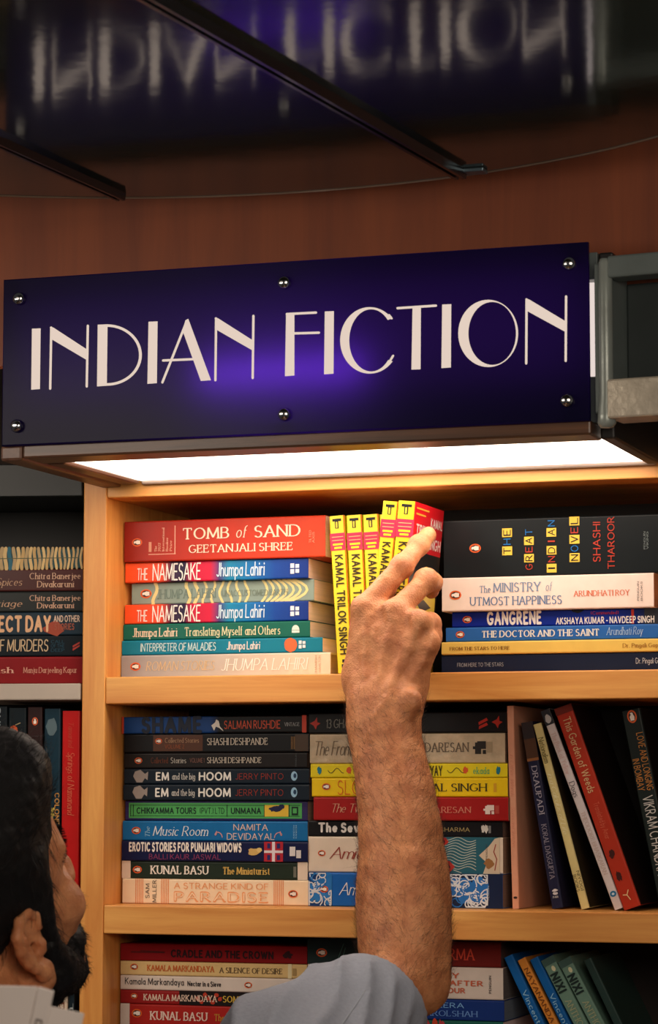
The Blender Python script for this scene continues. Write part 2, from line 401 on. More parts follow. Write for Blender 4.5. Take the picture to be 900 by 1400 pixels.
# smooth circular continuation beyond the frame
def circ(p, q, r):
    ax, ay, bx, by, cx, cy = p[0], p[1], q[0], q[1], r[0], r[1]
    d = 2 * (ax * (by - cy) + bx * (cy - ay) + cx * (ay - by))
    ux = ((ax**2 + ay**2) * (by - cy) + (bx**2 + by**2) * (cy - ay) + (cx**2 + cy**2) * (ay - by)) / d
    uy = ((ax**2 + ay**2) * (cx - bx) + (bx**2 + by**2) * (ax - cx) + (cx**2 + cy**2) * (bx - ax)) / d
    return ux, uy, math.hypot(ax - ux, ay - uy)
CX, CY, CR = circ(ep[0], ep[5], ep[10])
print('ceiling circle', CX, CY, CR, 'z', ZC)
NA = 96
ring = [(CX + CR * math.cos(2 * PI * i / NA), CY + CR * math.sin(2 * PI * i / NA)) for i in range(NA)]
# the far half of the rim is the visible edge; towards the viewer the plate goes on
a0 = [i for i in range(NA) if ring[i][1] > CY - CR * 0.05]
rim = sorted([ring[i] for i in a0], key=lambda p: p[0])
outl = rim + [(1.9, CY), (1.9, -3.6), (-1.9, -3.6), (-1.9, CY)]
m_ceil = bpy.data.materials.new('black_gloss_panel'); m_ceil.use_nodes = True
nt = m_ceil.node_tree; b = nt.nodes['Principled BSDF']
b.inputs['Base Color'].default_value = lin((44, 51, 44)) + (1,); b.inputs['Roughness'].default_value = .10; b.inputs['IOR'].default_value = 1.6
tc = nt.nodes.new('ShaderNodeTexCoord'); wv = nt.nodes.new('ShaderNodeTexNoise'); wv.inputs['Scale'].default_value = 22; wv.inputs['Detail'].default_value = 3
nt.links.new(tc.outputs['Object'], wv.inputs['Vector'])
bp = nt.nodes.new('ShaderNodeBump'); bp.inputs['Strength'].default_value = .05; bp.inputs['Distance'].default_value = .004
nt.links.new(wv.outputs['Fac'], bp.inputs['Height']); nt.links.new(bp.outputs['Normal'], b.inputs['Normal'])
mb = MB(); mb.prism(outl, 0.012, 0, Matrix.Translation((0, 0, ZC))); struct(mb.build('ceiling', m_ceil))
# thin bright bead along the rim, and the dark channel strips under the plate
mb = MB(); mb.tube([(x, y + .001, ZC + .001) for x, y in rim], 0.0022, 6); struct(mb.build('trim_1', pmat('rim_bead', (150, 130, 110), .4, metal=.6), smooth=True))
m_strip = pmat('black_channel', (22, 22, 24), 0.22, 0.6)
def strip(n, p0, p1, half, hh=.012):
    a, c = on_ceiling(*p0), on_ceiling(*p1)
    d = c - a; d /= np.linalg.norm(d); s = np.array([-d[1], d[0], 0]) * half
    c = c - d * .004; a = a - d * 0.8
    mb = MB(); pr = [(-1, 0), (-.8, -1), (-.3, -1), (-.22, -.7), (.22, -.7), (.3, -1), (.8, -1), (1, 0)]
    vs = [tuple(q + s * x + np.array([0, 0, hh * z])) for q in (a, c) for x, z in pr]; k = len(pr)
    mb.add(vs, [(i, (i + 1) % k, k + (i + 1) % k, k + i) for i in range(k)] + [tuple(range(k)), tuple(range(k, 2 * k))])
    return struct(mb.build(n, m_strip))
strip('trim_2', (228, 2), (632, 235), 0.0068, .008)
strip('trim_3', (0, 190), (168, 266), 0.0055, .007)
# small metal clip where the strip meets the rim
c0 = on_ceiling(648, 233)
mb = MB(); mb.box(c0[0] - .012, c0[0] + .012, c0[1] - .012, c0[1] + .004, ZC - .0035, ZC - .0002); clip = mb.build('ceiling_clip', pmat('clip_metal', (110, 130, 140), .35, metal=.7), bevel=.0008)
tag(clip, 'small pale metal clip at the ceiling rim beside the long black strip', 'clip')

# curved brown wood fascia behind the sign
FY = YS + .045
fpts = []
for i in range(41):
    x = -0.75 + 1.5 * i / 40
    fpts.append((x, FY + 0.03 - 0.10 * ((x - 0.0) / .75) ** 2 * .3))
mb = MB()
z0f, z1f = P(450, 470, FY)[2], ZC + .10
n = len(fpts)
vs = [(x, y, z0f) for x, y in fpts] + [(x, y, z1f) for x, y in fpts] + [(x, y + .018, z0f) for x, y in fpts] + [(x, y + .018, z1f) for x, y in fpts]
fs = []
for i in range(n - 1):
    fs += [(i, i + 1, n + i + 1, n + i), (2 * n + i, 2 * n + i + 1, 3 * n + i + 1, 3 * n + i), (i, i + 1, 2 * n + i + 1, 2 * n + i), (n + i, n + i + 1, 3 * n + i + 1, 3 * n + i)]
fs += [(0, n, 3 * n, 2 * n), (n - 1, 2 * n - 1, 4 * n - 1, 3 * n - 1)]
mb.add(vs, fs)
m_fascia = wood_mat('stained_fascia', (108, 47, 18), (140, 68, 29), 'Z', .55, .35)
struct(mb.build('wall_fascia', m_fascia, smooth=False))

# ------------------------------------------------------------------ the bookcase
def part(name, boxes, mat, parent, bevel=0.0012):
    mb = MB()
    for q in boxes: mb.box(*q)
    return mb.build(name, mat, parent, bevel=bevel)
bc = empty('bookcase', Matrix.Translation((0.5 * (XL0 + XR1), 0, FLOOR)))
tag(bc, 'light pine bookcase under the lit sign, filled with stacked paperbacks', 'bookcase')
ox = 0.5 * (XL0 + XR1)
part('upright', [(XL0 - ox, XL1 - ox, 0, DEP, 0, S_TOP)], mw_z, bc)
part('upright', [(XR0 - ox, XR1 - ox, 0, DEP, 0, S_TOP)], mw_z, bc)
part('top_rail', [(XL1 - ox + .0004, XR0 - ox - .0004, 0.0006, DEP, S_TOPB, S_TOP)], mw_x, bc)
for zt, zb in ((S2T, S2B), (S3T, S3B), (S4T, S4B)):
    part('shelf_board', [(XL1 - ox + .0004, XR0 - ox - .0004, 0.0006, DEP, zb, zt)], mw_x, bc)
part('back_panel', [(XL0 - ox, XR1 - ox, DEP + .0005, DEP + .009, 0, S_TOP)], m_back, bc, 0)

# ------------------------------------------------------------------ the neighbouring bookcase on the left, turned round the alcove
LF = Frame(P(112, 950)[0] - .0005, 0.0, math.radians(13.0))
L2T = LF.P(60, 934.5, 0)[2]; L2B = LF.P(60, 957, 0)[2]
LTB = LF.P(60, 679, 0)[2]; LTT = LF.P(60, 634, 0)[2]
L3T = L2T - (S2T - S3T); L3B = L3T - .03
lb = empty('bookcase', LF.mat(np.array([-.35, 0, FLOOR])))
tag(lb, 'dark bookcase at the left edge with a grey white shelf board', 'bookcase')
m_grey = pmat('grey_white_board', (176, 164, 152), .5, noise=.12, nscale=25)
part('top_rail', [(-.35, .349, 0, .26, LTB, LTT)], m_dark, lb)
part('back_panel', [(-.35, .349, .16, .17, 0, LTT)], pmat('black_board', (11, 12, 13), .6), lb, 0)
part('upright', [(-.38, -.3505, 0, .26, 0, LTT)], m_dark, lb)
part('shelf_board', [(-.35, .349, 0, .159, L2B, L2T)], m_grey, lb)
part('shelf_board', [(-.35, .349, 0.0, .159, L3B, L3T)], m_grey, lb)
L4T = L3T - .25
part('shelf_board', [(-.35, .349, 0.0, .159, L4T - .03, L4T)], m_grey, lb)

# ------------------------------------------------------------------ light box over the bookcase
PX0, PX1 = P(3, 500, YS)[0], P(805, 450, YS)[0]
PZ0 = P(402, 592.5, YS)[2]; PZ1 = P(402, 356.5, YS)[2]
GAP = 0.030
BY = YS + GAP                                                 # front of the box
BX0, BX1 = PX0 + .0, P(836, 500, BY)[0]
BZ0 = PZ0 - .012; BZ1 = P(700, 352, BY)[2]
WZ0 = P(808, 515, BY)[2]; WZ1 = P(808, 382, BY)[2]            # lit opening in the box front
WX0, WX1 = PX0 + .02, P(816, 450, BY)[0]
lbx = empty('light_box', Matrix.Translation((0.5 * (BX0 + BX1), BY, BZ0)))
tag(lbx, 'lit box behind the navy sign with a glowing white underside', 'light box')
q = np.array([0.5 * (BX0 + BX1), BY, BZ0])
def lpart(name, boxes, mat, bevel=.0015):
    mb = MB()
    for x0, x1, y0, y1, z0, z1 in boxes: mb.box(x0 - q[0], x1 - q[0], y0 - q[1], y1 - q[1], z0 - q[2], z1 - q[2])
    return mb.build(name, mat, lbx, bevel=bevel)
m_boxgrey = pmat('grey_green_paint', (98, 108, 106), .38, noise=.2, nscale=40, bump=.2)
m_rail = wood_mat('brown_rail', (52, 36, 27), (112, 74, 50), 'X', .35)
lpart('front_frame', [(BX0, BX1 - .012, BY, BY + .016, BZ0 + .014, WZ0), (BX0, BX1 - .012, BY, BY + .016, WZ1, BZ1), (BX0, WX0, BY, BY + .016, WZ0, WZ1), (WX1, BX1 - .012, BY, BY + .016, WZ0, WZ1)], m_boxgrey)
lpart('bottom_rail', [(BX0 + .02, BX1 - .014, BY - .024, BY + .022, BZ0, BZ0 + .0135)], m_rail, .002)
lpart('back_box', [(BX0 + .02, BX1 - .012, -.012, -.004, BZ0 + .014, BZ1), (BX0 + .02, BX1 - .012, BY + .0165, -.0125, BZ1 - .008, BZ1)], m_boxgrey)
lpart('rear_rail', [(BX0 + .045, BX1 - .004, -.007, -.0005, BZ0 - .001, BZ0 + .012)], pmat('rear_rail_grey', (140, 122, 110), .5, noise=.15), .002)
m_side = wood_mat('side_rail', (66, 42, 31), (108, 74, 56), 'Y', .4)
lpart('side_rail', [(BX0 - .004, BX0 + .0195, BY - .024, .004, BZ0 - .002, BZ0 + .0135), (BX0 + .0235, BX0 + .0445, BY + .022, -.0075, BZ0 - .001, BZ0 + .0135)], m_side, .003)
lpart('side_rail', [(BX1 - .0115, BX1 + .002, BY + .003, -.0125, BZ0 - .001, BZ1)], pmat('dark_side', (34, 32, 30), .5), .002)
lpart('diffuser', [(BX0 + .0448, BX1 - .014, BY + .0222, -.0075, BZ0 + .003, BZ0 + .0075)], emit_mat('lit_white_acrylic', (255, 236, 218), 4.8), 0)
lpart('window', [(WX0 - .004, WX1 + .004, BY + .0165, BY + .0195, WZ0 - .004, WZ1 + .004)], emit_mat('lit_front_acrylic', (250, 232, 226), .66), 0)

# ------------------------------------------------------------------ the sign
sg = empty('shop_sign', Matrix.Translation((0.5 * (PX0 + PX1), YS, PZ0)))
tag(sg, 'navy acrylic sign with cream art deco capital letters above the bookcase', 'sign')
SQ = np.array([0.5 * (PX0 + PX1), YS, PZ0])
m_pan = bpy.data.materials.new('navy_acrylic'); m_pan.use_nodes = True; nt = m_pan.node_tree; b = nt.nodes['Principled BSDF']
b.inputs['Base Color'].default_value = lin((22, 20, 52)) + (1,); b.inputs['Roughness'].default_value = .28; b.inputs['Specular IOR Level'].default_value = .15
tr = nt.nodes.new('ShaderNodeBsdfTranslucent'); tr.inputs[0].default_value = (0.03, 0.006, 0.15, 1)
mx = nt.nodes.new('ShaderNodeMixShader'); mx.inputs[0].default_value = .5
nt.links.new(b.outputs[0], mx.inputs[1]); nt.links.new(tr.outputs[0], mx.inputs[2]); nt.links.new(mx.outputs[0], nt.nodes['Material Output'].inputs[0])
mb = MB(); hx = 0.5 * (PX1 - PX0); hz = PZ1 - PZ0; e = .0012; d = .006
vs = [(-hx + e, 0, e), (hx - e, 0, e), (hx - e, 0, hz - e), (-hx + e, 0, hz - e), (-hx, e, 0), (hx, e, 0), (hx, e, hz), (-hx, e, hz), (-hx, d, 0), (hx, d, 0), (hx, d, hz), (-hx, d, hz)]
mb.add(vs, [(0, 1, 2, 3)] + [(i, 4 + i, 4 + (i + 1) % 4, (i + 1) % 4) for i in range(4)] + [(4 + i, 8 + i, 8 + (i + 1) % 4, 4 + (i + 1) % 4) for i in range(4)])
mb.build('panel', m_pan, sg, recalc=False)
def sp(x, y, off):                                            # point of the two lettering sketches to the sign's own plane
    p = P(off[0] + x / 2, off[1] + y / 2, YS); return (p[0] - SQ[0], p[2] - SQ[2])
LET = MB()
ZA, ZB = (0, 320), (450, 320)
def let(pts, off): LET.add([(x, -.0006 - 4e-6 * (len(LET.f) % 50), z) for x, z in (sp(*p, off) for p in pts)], [tuple(range(len(pts)))])
def hair(pts, off, wd=6.5):
    k = wd / 2
    for poly in stroke_poly(pts, wd, wd, True): let(poly, off)
def crescent(cx, cy, rx, ry, ix, irx, iry, a0, a1, off, n=40):
    """ring between an outer ellipse and a shifted inner one, from a0 to a1"""
    for i in range(n):
        t0, t1 = [math.radians(a0 + (a1 - a0) * (i + j) / n) for j in (0, 1)]
        o = lambda t: (cx + rx * math.cos(t), cy - ry * math.sin(t)); q_ = lambda t: (ix + irx * math.cos(t), cy - iry * math.sin(t))
        let([o(t0), o(t1), q_(t1), q_(t0)], off)
let([(88, 259), (112, 258), (110, 424), (86, 426)], ZA)
hair([(141, 256), (138, 423)], ZA); let([(137, 254), (147, 256), (242, 318), (242, 347), (142, 288)], ZA); hair([(241, 251), (238, 417)], ZA)
let([(268, 248), (295, 247), (293, 415), (266, 417)], ZA); crescent(293, 331, 96, 84, 293, 88, 77, -90, 90, ZA, 26)
let([(407, 240), (432, 239), (430, 408), (404, 410)], ZA)
hair([(512, 238), (445, 406)], ZA); let([(508, 236), (516, 232), (578, 400), (550, 402), (500, 264)], ZA); hair([(447, 346), (540, 342)], ZA)
hair([(592, 231), (590, 400)], ZA); let([(588, 229), (598, 231), (694, 292), (694, 320), (593, 262)], ZA); hair([(694, 224), (692, 394)], ZA)
m_let = emit_mat('backlit_cream_letters', (240, 218, 202), .70)
LET.build('lettering', m_let, sg, recalc=False); LET = MB()
let([(783, 218), (806, 217), (806, 387), (780, 389)], ZA); hair([(785, 219), (865, 215)], ZA); hair([(800, 272), (873, 270)], ZA)
let([(889, 212), (914, 211), (913, 382), (887, 384)], ZA)
crescent(112, 291, 81, 91, 116, 60, 85, 41, 321, ZB); hair([(172, 231), (165, 222)], ZB, 6); hair([(176, 333), (168, 346)], ZB, 6)
let([(229, 199), (252, 198), (251, 370), (226, 371)], ZB); hair([(188, 203), (293, 196)], ZB)
let([(310, 193), (335, 192), (334, 365), (308, 367)], ZB)
crescent(436, 272, 82, 92, 447, 65, 86, 0, 360, ZB, 56)
hair([(541, 179), (540, 354)], ZB); let([(538, 177), (548, 179), (651, 241), (651, 270), (541, 210)], ZB); hair([(649, 171), (648, 347)], ZB)
LET.build('lettering', m_let, sg, recalc=False)
m_chr = pmat('chrome', (205, 205, 205), .16, metal=1.0)
for u, v in ((25, 408), (388, 386), (778, 360), (22, 582), (388, 566), (775, 547)):
    p = P(u, v, YS - .004) - SQ
    M = Matrix.Translation(Vector((p[0], -.0002, p[2]))) @ Matrix.Rotation(PI / 2, 4, 'X')
    mb = MB(); mb.lathe([(.0062, 0), (.0064, .0015), (.0058, .0045), (.004, .0062), (.0015, .0069), (.0004, .007)], 20, 0, M)
    sc_ = mb.build('screw_cap', m_chr, sg, smooth=True)
    M2 = Matrix.Translation(Vector((p[0], d, p[2]))) @ Matrix.Rotation(-PI / 2, 4, 'X')
    mb = MB(); mb.lathe([(.004, 0), (.004, GAP - d - .0003)], 12, 0, M2); mb.build('standoff', m_chr, sc_, smooth=True)

# tube lamp inside the box, behind the panel
l = bpy.data.lights.new('tube_lamp', 'AREA'); l.shape = 'RECTANGLE'; l.size = .16; l.size_y = .008; l.energy = .10; l.color = (.95, .85, 1.0)
tl = bpy.data.objects.new('tube_lamp', l); COL.objects.link(tl)
pt = P(395, 512, YS + .022); tl.location = (pt[0], YS + .026, pt[2]); tl.rotation_euler = (-PI / 2, 0, 0)

# ------------------------------------------------------------------ grey housing of the next bay's sign (at the right)
pp = P(829, 470, YS)
RF = Frame(pp[0], YS, math.radians(-7))
hs = empty('sign_housing', RF.mat(np.array([.15, 0, RF.P(829, 585, 0)[2]])))
tag(hs, 'grey green painted sign housing with round corner post at the right edge', 'sign housing')
hz0 = RF.P(829, 583, 0)[2]
def rz(v, u=870): return RF.P(u, v, 0)[2] - hz0
ptop = RF.P(829, 352, 0)[2] - hz0
mb = MB(); r_ = 9.5 / ppm(pp)
mb.lathe([(r_ * .9, .0), (r_ * 1.35, .004), (r_ * 1.3, .012), (r_ * 1.02, .03), (r_, .06), (r_, ptop - .004), (r_ * .8, ptop)], 22, 0, Matrix.Translation((-.15, 0, 0)))
m_post = pmat('silver_green_paint', (150, 158, 152), .3, metal=.25, noise=.25, nscale=30, bump=.3)
mb.build('corner_post', m_post, hs, smooth=True)
def hp(name, x0, x1, y0, y1, z0, z1, mat, bv=.002):
    mb = MB(); mb.box(x0 - .15, x1 - .15, y0, y1, z0, z1); return mb.build(name, mat, hs, bevel=bv)
m_foil = pmat('crinkled_silver_paint', (190, 180, 162), .35, metal=.3, noise=.35, nscale=45, bump=1.0)
hp('top_rail', r_ * .6, .42, -.006, .02, rz(376), rz(346), m_boxgrey)
hp('bottom_rail', r_ * .6, .42, -.01, .03, rz(570), rz(516), m_foil)
hp('recessed_panel', r_ * .6, .42, .045, .05, rz(520), rz(372), pmat('dark_teal_panel', (44, 52, 52), .55, noise=.2))
hp('side_cheek', -.012, r_ * .6, .002, .05, rz(560), rz(352), m_boxgrey)

# ================================================================== books
WHITE, CREAM, GOLD, INK, ORNG = (236, 228, 220), (232, 214, 186), (206, 168, 88), (24, 22, 26), (214, 98, 48)
def windows(art, a0, a1, c0, c1, col=(226, 226, 232)):
    am, cm = (a0 + a1) / 2, (c0 + c1) / 2; g = (a1 - a0) * .07; h = (c1 - c0) * .06
    for p in ((a0, am - g, c0, cm - h), (am + g, a1, c0 + .04, cm - h), (a0, am - g, cm + h, c1), (am + g, a1, cm + h, c1 - .04)): art.rect('publisher_mark', *p, col, 2)
def elephant(art, a0, a1, c0, c1, col):
    art.rect('publisher_mark', a0, a0 + (a1 - a0) * .55, c0 + (c1 - c0) * .1, c1, col, 2)
    art.rect('publisher_mark', a0 + (a1 - a0) * .2, a1, c0, c0 + (c1 - c0) * .6, col, 3)
    art.rect('publisher_mark', a0 + (a1 - a0) * .7, a1, c0 + (c1 - c0) * .68, c1, col, 2)
    art.rect('publisher_mark', a0 - (a1 - a0) * .2, a0, c0 + (c1 - c0) * .4, c0 + (c1 - c0) * .62, col, 2)
def blob(art, part, a, c, ra, rc, col, lay=1, seed=0, rag=.25, n=16):
    R = random.Random(seed); x, z = art.xz(a, c)
    art.poly(part, [(x + ra * art.L * (1 - rag * R.random()) * math.cos(2 * PI * i / n), z + rc * art.T * (1 - rag * R.random()) * math.sin(2 * PI * i / n)) for i in range(n)], col, lay)
def scrolls(art, part, a0, a1, cols, count, seed, wd=.0007):
    """wave scrolls: overlapping pieces of spiral inside a rectangle of the spine"""
    R = random.Random(seed)
    x0, x1, zt = a0 * art.L, a1 * art.L, art.T
    for k in range(count // 2):
        cx, cz, r = x0 + (x1 - x0) * R.random(), zt * (.15 + .7 * R.random()), zt * .2
        art.poly(part, [(min(x1, max(x0, cx + r * math.cos(t * PI / 6))), min(zt, max(0, cz + r * math.sin(t * PI / 6)))) for t in range(12)], cols[0], 1)
    for k in range(count):
        cx, cz = x0 + (x1 - x0) * R.random(), zt * R.random(); r = zt * (.16 + .16 * R.random()); s = R.random() * 360; tn = R.choice((-1, 1))
        pts = []
        for i in range(14):
            t = math.radians(s + tn * i * 28); q = r * (1 - i / 17)
            pts.append((min(x1 - wd, max(x0 + wd, cx + q * math.cos(t))), min(zt - wd, max(wd, cz + q * math.sin(t)))))
        for p in stroke_poly(pts, wd, wd, True): art.poly(part, p, cols[1 if k % 4 else 0], 2 + k % 3)

def stack(fr, zfloor, rows, yb, group, W=.125):
    """rows from the bottom up: (u0, u1, vtop, dy, cover, label, art function, options)"""
    z = zfloor + .0003
    for u0, u1, vt, dy, cover, label, fn, opt in rows:
        art, (M, L, T), zt = lie(fr, u0, u1, vt, z, yb + dy)
        if fn: fn(art)
        make_book(M, L, T - .0003, opt.get('W', W) + R0.random() * .004, cover, label, group, art, opt.get('hard', False), opt.get('paper', (255, 222, 212)), rough=opt.get('rough', .36), name='hardcover_book' if opt.get('hard') else 'paperback_book')
        z = zt
R0 = random.Random(3)

# ---- upper shelf, left stack
def a_tomb(A):
    A.penguin(.065, .52, .2)
    for a, b, c, d in ((.122, .26, .815, .83), (.2545, .2585, .14, .83)): A.rect('prize_note', a, b, c, d, (226, 168, 140))
    for i, t in enumerate(('The', '2022', 'International', 'Booker', 'Prize')): A.text('prize_note', t, .154 + i * .019, .165 + i * .019, (.62, .55, .18, .42, .5)[i], .76, (226, 168, 140), 'serif', 90)
    A.rect('prize_note', .124, .138, .52, .76, (206, 140, 110))
    A.text('title', 'TOMB', .297, .528, .22, .475, CREAM); A.text('title', 'of', .563, .62, .2, .475, CREAM, 'ital'); A.text('title', 'SAND', .653, .879, .215, .48, CREAM)
    A.text('author_name', 'GEETANJALI SHREE', .326, .841, .63, .81, CREAM)
    A.text('imprint', 'TILTED', .922, .932, .36, .66, (214, 150, 120), 'sans', 90); A.text('imprint', 'AXIS', .938, .948, .4, .66, (214, 150, 120), 'sans', 90)
def a_namesake(A):
    A.text('title', 'THE', .067, .126, .32, .86, WHITE, 'hand'); A.text('title', 'NAMESAKE', .152, .42, .12, .9, WHITE, 'hand')
    A.text('author_name', 'Jhumpa Lahiri', .505, .767, .14, .78, (206, 226, 240), 'hand'); windows(A, .905, .952, .26, .76)
NAME_STOPS = [(0, (238, 84, 36)), (.2, (226, 70, 40)), (.255, (60, 30, 60)), (.33, (30, 26, 58)), (.37, (196, 20, 60)), (.47, (206, 24, 62)), (.52, (70, 60, 120)), (.57, (20, 130, 170)), (.72, (14, 100, 170)), (.82, (10, 64, 150)), (1, (8, 44, 128))]
def a_unacc(A):
    A.penguin(.08, .5, .42)
    for i in range(19):
        a = .13 + i * .046
        if i in (1, 2, 3): continue
        A.line('wave_bands', [(a + .012 * math.sin(k * .9 + i), k / 6) for k in range(7)] if i < 12 else [(.62 + .36 * math.sin(math.radians(50 + k * 14)) * (i - 9) / 10 + .02, k / 6) for k in range(7)], .0026 if i > 5 else .0036, (222, 204, 138), 0)
    A.text('author_name', 'JHUMPA LAHIRI', .14, .47, .34, .74, (104, 122, 112)); A.text('title', 'UNACCUSTOMED EARTH', .5, .86, .44, .7, (112, 124, 108))
def a_trans(A):
    A.text('author_name', 'Jhumpa Lahiri', .05, .295, .28, .78, CREAM, 'serif'); A.text('title', 'Translating Myself and Others', .335, .845, .28, .78, (216, 214, 172), 'serif')
    A.poly('publisher_mark', [A.xz(.925 + .02 * math.cos(t * PI / 8), .55 - .3 * math.sin(t * PI / 8)) for t in range(9)], (214, 226, 216), 1); A.rect('publisher_mark', .905, .945, .57, .72, (214, 226, 216))
def a_interp(A):
    A.text('title', 'INTERPRETER OF MALADIES', .095, .475, .25, .75, (196, 226, 226), 'hand'); A.text('author_name', 'Jhumpa Lahiri', .53, .695, .22, .72, WHITE, 'hand')
    blob(A, 'picture_band', .845, .5, .034, .5, (206, 104, 60), 1, 4, .12); windows(A, .885, .918, .22, .74)
def a_roman(A):
    A.penguin(.07, .5, .36); A.text('title', 'ROMAN STORIES', .12, .455, .3, .68, (216, 186, 140), 'ital'); A.text('author_name', 'JHUMPA LAHIRI', .485, .9, .24, .72, (244, 236, 226), 'ital')
    A.text('imprint', 'HAMISH', .928, .938, .15, .85, (190, 160, 130), 'sans', 90); A.text('imprint', 'HAMILTON', .945, .955, .15, .85, (190, 160, 130), 'sans', 90)
g1 = 'paperbacks in the left pile of the upper shelf'
U = 'left pile, upper shelf'
m_name = ramp_mat('namesake_spine', NAME_STOPS)
stack(MAIN, S2T, [
 (166, 452, 896, -.002, ramp_mat('grey_to_cream', [(0, (150, 146, 146)), (.45, (186, 176, 166)), (1, (232, 208, 182))]), 'grey to cream hardback at the bottom of the left pile, upper shelf', a_roman, {'hard': True, 'paper': (222, 190, 164)}),
 (167, 441, 875.7, 0, (16, 120, 146), 'thin turquoise paperback with a small orange patch, ' + U, a_interp, {}),
 (169, 424, 853.5, .003, (20, 98, 82), 'dark green paperback with cream serif lettering, ' + U, a_trans, {}),
 (171, 421.7, 826.7, .004, m_name, 'lower one of the two orange, crimson and blue paperbacks in the left pile', a_namesake, {}),
 (180.5, 429.5, 797.5, .010, (134, 150, 138), 'grey green paperback with pale yellow wavy bands between two bright ones', a_unacc, {}),
 (171.6, 421.7, 769.5, .004, m_name, 'upper one of the two orange, crimson and blue paperbacks in the left pile', a_namesake, {}),
 (170.5, 445, 713, 0, ramp_mat('brick_red', [(0, (140, 32, 20)), (.4, (184, 44, 24)), (1, (208, 64, 28))]), 'thick brick red book with cream capitals on top of the left pile', a_tomb, {}),
], .043, g1)

# ---- upper shelf, right stack
def a_great(A):
    Y, RD, BL, K = (232, 192, 70), (178, 58, 40), (30, 110, 180), (20, 20, 24)
    L_ = 925.0
    def col(x0, x1, y0, y1, word, box, cols):
        n = len(word); st = (y1 - y0) / n
        for i, ch in enumerate(word):
            yb = y1 - i * st; a, b = (x0 - 50) / L_, (x1 - 50) / L_
            top = 208 - .016 * (x0 - 50); c, d = (yb - st * .96 - top) / 217, (yb - top) / 217
            if box[i] == '1': A.rect('title_tiles', a - .002, b + .002, c, d, Y, 1)
            k_ = .0155 if ch == 'I' else .005
            A.text('title', ch, a + k_ * (ch != 'I') + .005 * (ch == 'I'), b - (k_ if ch != 'I' else .005), c + (d - c) * (.41 if ch == 'I' else 0), d - (d - c) * (.41 if ch == 'I' else 0), cols[i], 'sans', 90, 3) if ch == 'I' else A.text('title', ch, a + .005, b - .005, c + (d - c) * .14, d - (d - c) * .14, cols[i], 'sans', 90, 3)
    col(289, 325, 240, 342, 'THE', '101', (K, BL, K)); col(377, 412, 240, 402, 'GREAT', '01010', (RD, K, RD, K, BL))
    col(467, 502, 208, 408, 'INDIAN', '101010', (K, RD, K, RD, K, BL)); col(558, 594, 200, 370, 'NOVEL', '10101', (K, BL, K, RD, K))
    A.text('author_name', 'SHASHI', .649, .678, .11, .79, RD, 'sans', 90); A.text('author_name', 'THAROOR', .711, .738, .03, .92, RD, 'sans', 90)
    A.penguin(.138, .5, .155)
    A.text('imprint', 'PENGUIN', .862, .870, .3, .6, (120, 130, 130), 'sans', 90); A.text('imprint', 'VIKING', .874, .882, .3, .6, (120, 130, 130), 'sans', 90)
def a_ministry(A):
    A.penguin(.065, .52, .27); B = (120, 140, 166)
    A.text('title', 'The', .182, .235, .27, .46, B); A.text('title', 'MINISTRY', .245, .475, .2, .45, B); A.text('title', 'of', .497, .528, .2, .45, B, 'ital'); A.text('title', 'UTMOST HAPPINESS', .133, .572, .6, .83, (92, 120, 156))
    A.text('author_name', 'ARUNDHATI ROY', .627, .89, .48, .63, (214, 104, 66))
    A.text('imprint', 'PENGUIN', .924, .932, .25, .8, (90, 80, 80), 'sans', 90); A.text('imprint', 'BOOKS', .94, .948, .25, .8, (90, 80, 80), 'sans', 90)
def a_gangrene(A):
    A.penguin(.07, .5, .46); A.text('title', 'GANGRENE', .162, .415, .1, .82, WHITE, 'black'); A.text('author_name', 'AKSHAYA KUMAR - NAVDEEP SINGH', .48, .925, .52, .9, WHITE, 'bold')
    A.rect('picture_band', .88, 1, 0, 1, (40, 42, 50), 0); A.rect('picture_band', .822, .834, .05, .98, (190, 50, 36), 1)
    blob(A, 'picture_band', .58, .0, .035, .24, (20, 20, 30), 1, 3); A.text('edition_note', '(Commended)', .64, .765, .14, .34, (190, 50, 50), 'sans')
def a_doctor(A):
    A.penguin(.065, .5, .46); A.text('title', 'THE DOCTOR AND THE SAINT', .165, .69, .3, .72, (222, 218, 208), 'serifb'); A.text('author_name', 'Arundhati Roy', .722, .885, .2, .7, (170, 196, 222), 'ital')
def a_stars(A):
    A.text('title', 'FROM THE STARS TO HERE', .035, .3, .42, .66, (120, 76, 26), 'serifb'); A.text('author_name', 'Dr. Pingali Gopal', .785, .955, .36, .66, (150, 96, 30), 'serif')
def a_here(A):
    A.text('title', 'FROM HERE TO THE STARS', .07, .275, .45, .64, (150, 152, 156), 'sans'); A.text('author_name', 'Dr. Pingali Gopal', .85, .975, .33, .6, (190, 190, 190), 'sans')
g2 = 'books in the right pile of the upper shelf'
U = 'right pile, upper shelf'
stack(MAIN, S2T, [
 (604, 918, 895.6, .000, (24, 32, 54), 'dark navy book at the bottom of the right pile, upper shelf', a_here, {}),
 (604, 921, 877.7, -.002, (222, 186, 92), 'yellow ochre book with small brown lettering, ' + U, a_stars, {}),
 (610, 916, 858, .003, (42, 96, 166), 'mid blue paperback with spaced white serif capitals, ' + U, a_doctor, {}),
 (618.6, 918, 837, .006, ramp_mat('royal_blue', [(0, (14, 38, 140)), (.75, (12, 44, 150)), (.9, (16, 30, 70)), (1, (20, 26, 40))]), 'royal blue book with heavy white capitals, ' + U, a_gangrene, {}),
 (604.5, 894, 790, -.003, (238, 214, 200), 'pale pinkish white book with blue lettering under the thick black book', a_ministry, {'paper': (190, 140, 100)}),
 (607, 925, 711.6, .000, (24, 28, 30), 'very thick black book with yellow letter tiles on top of the right pile', a_great, {'rough': .3, 'hard': True}),
], .040, g2)

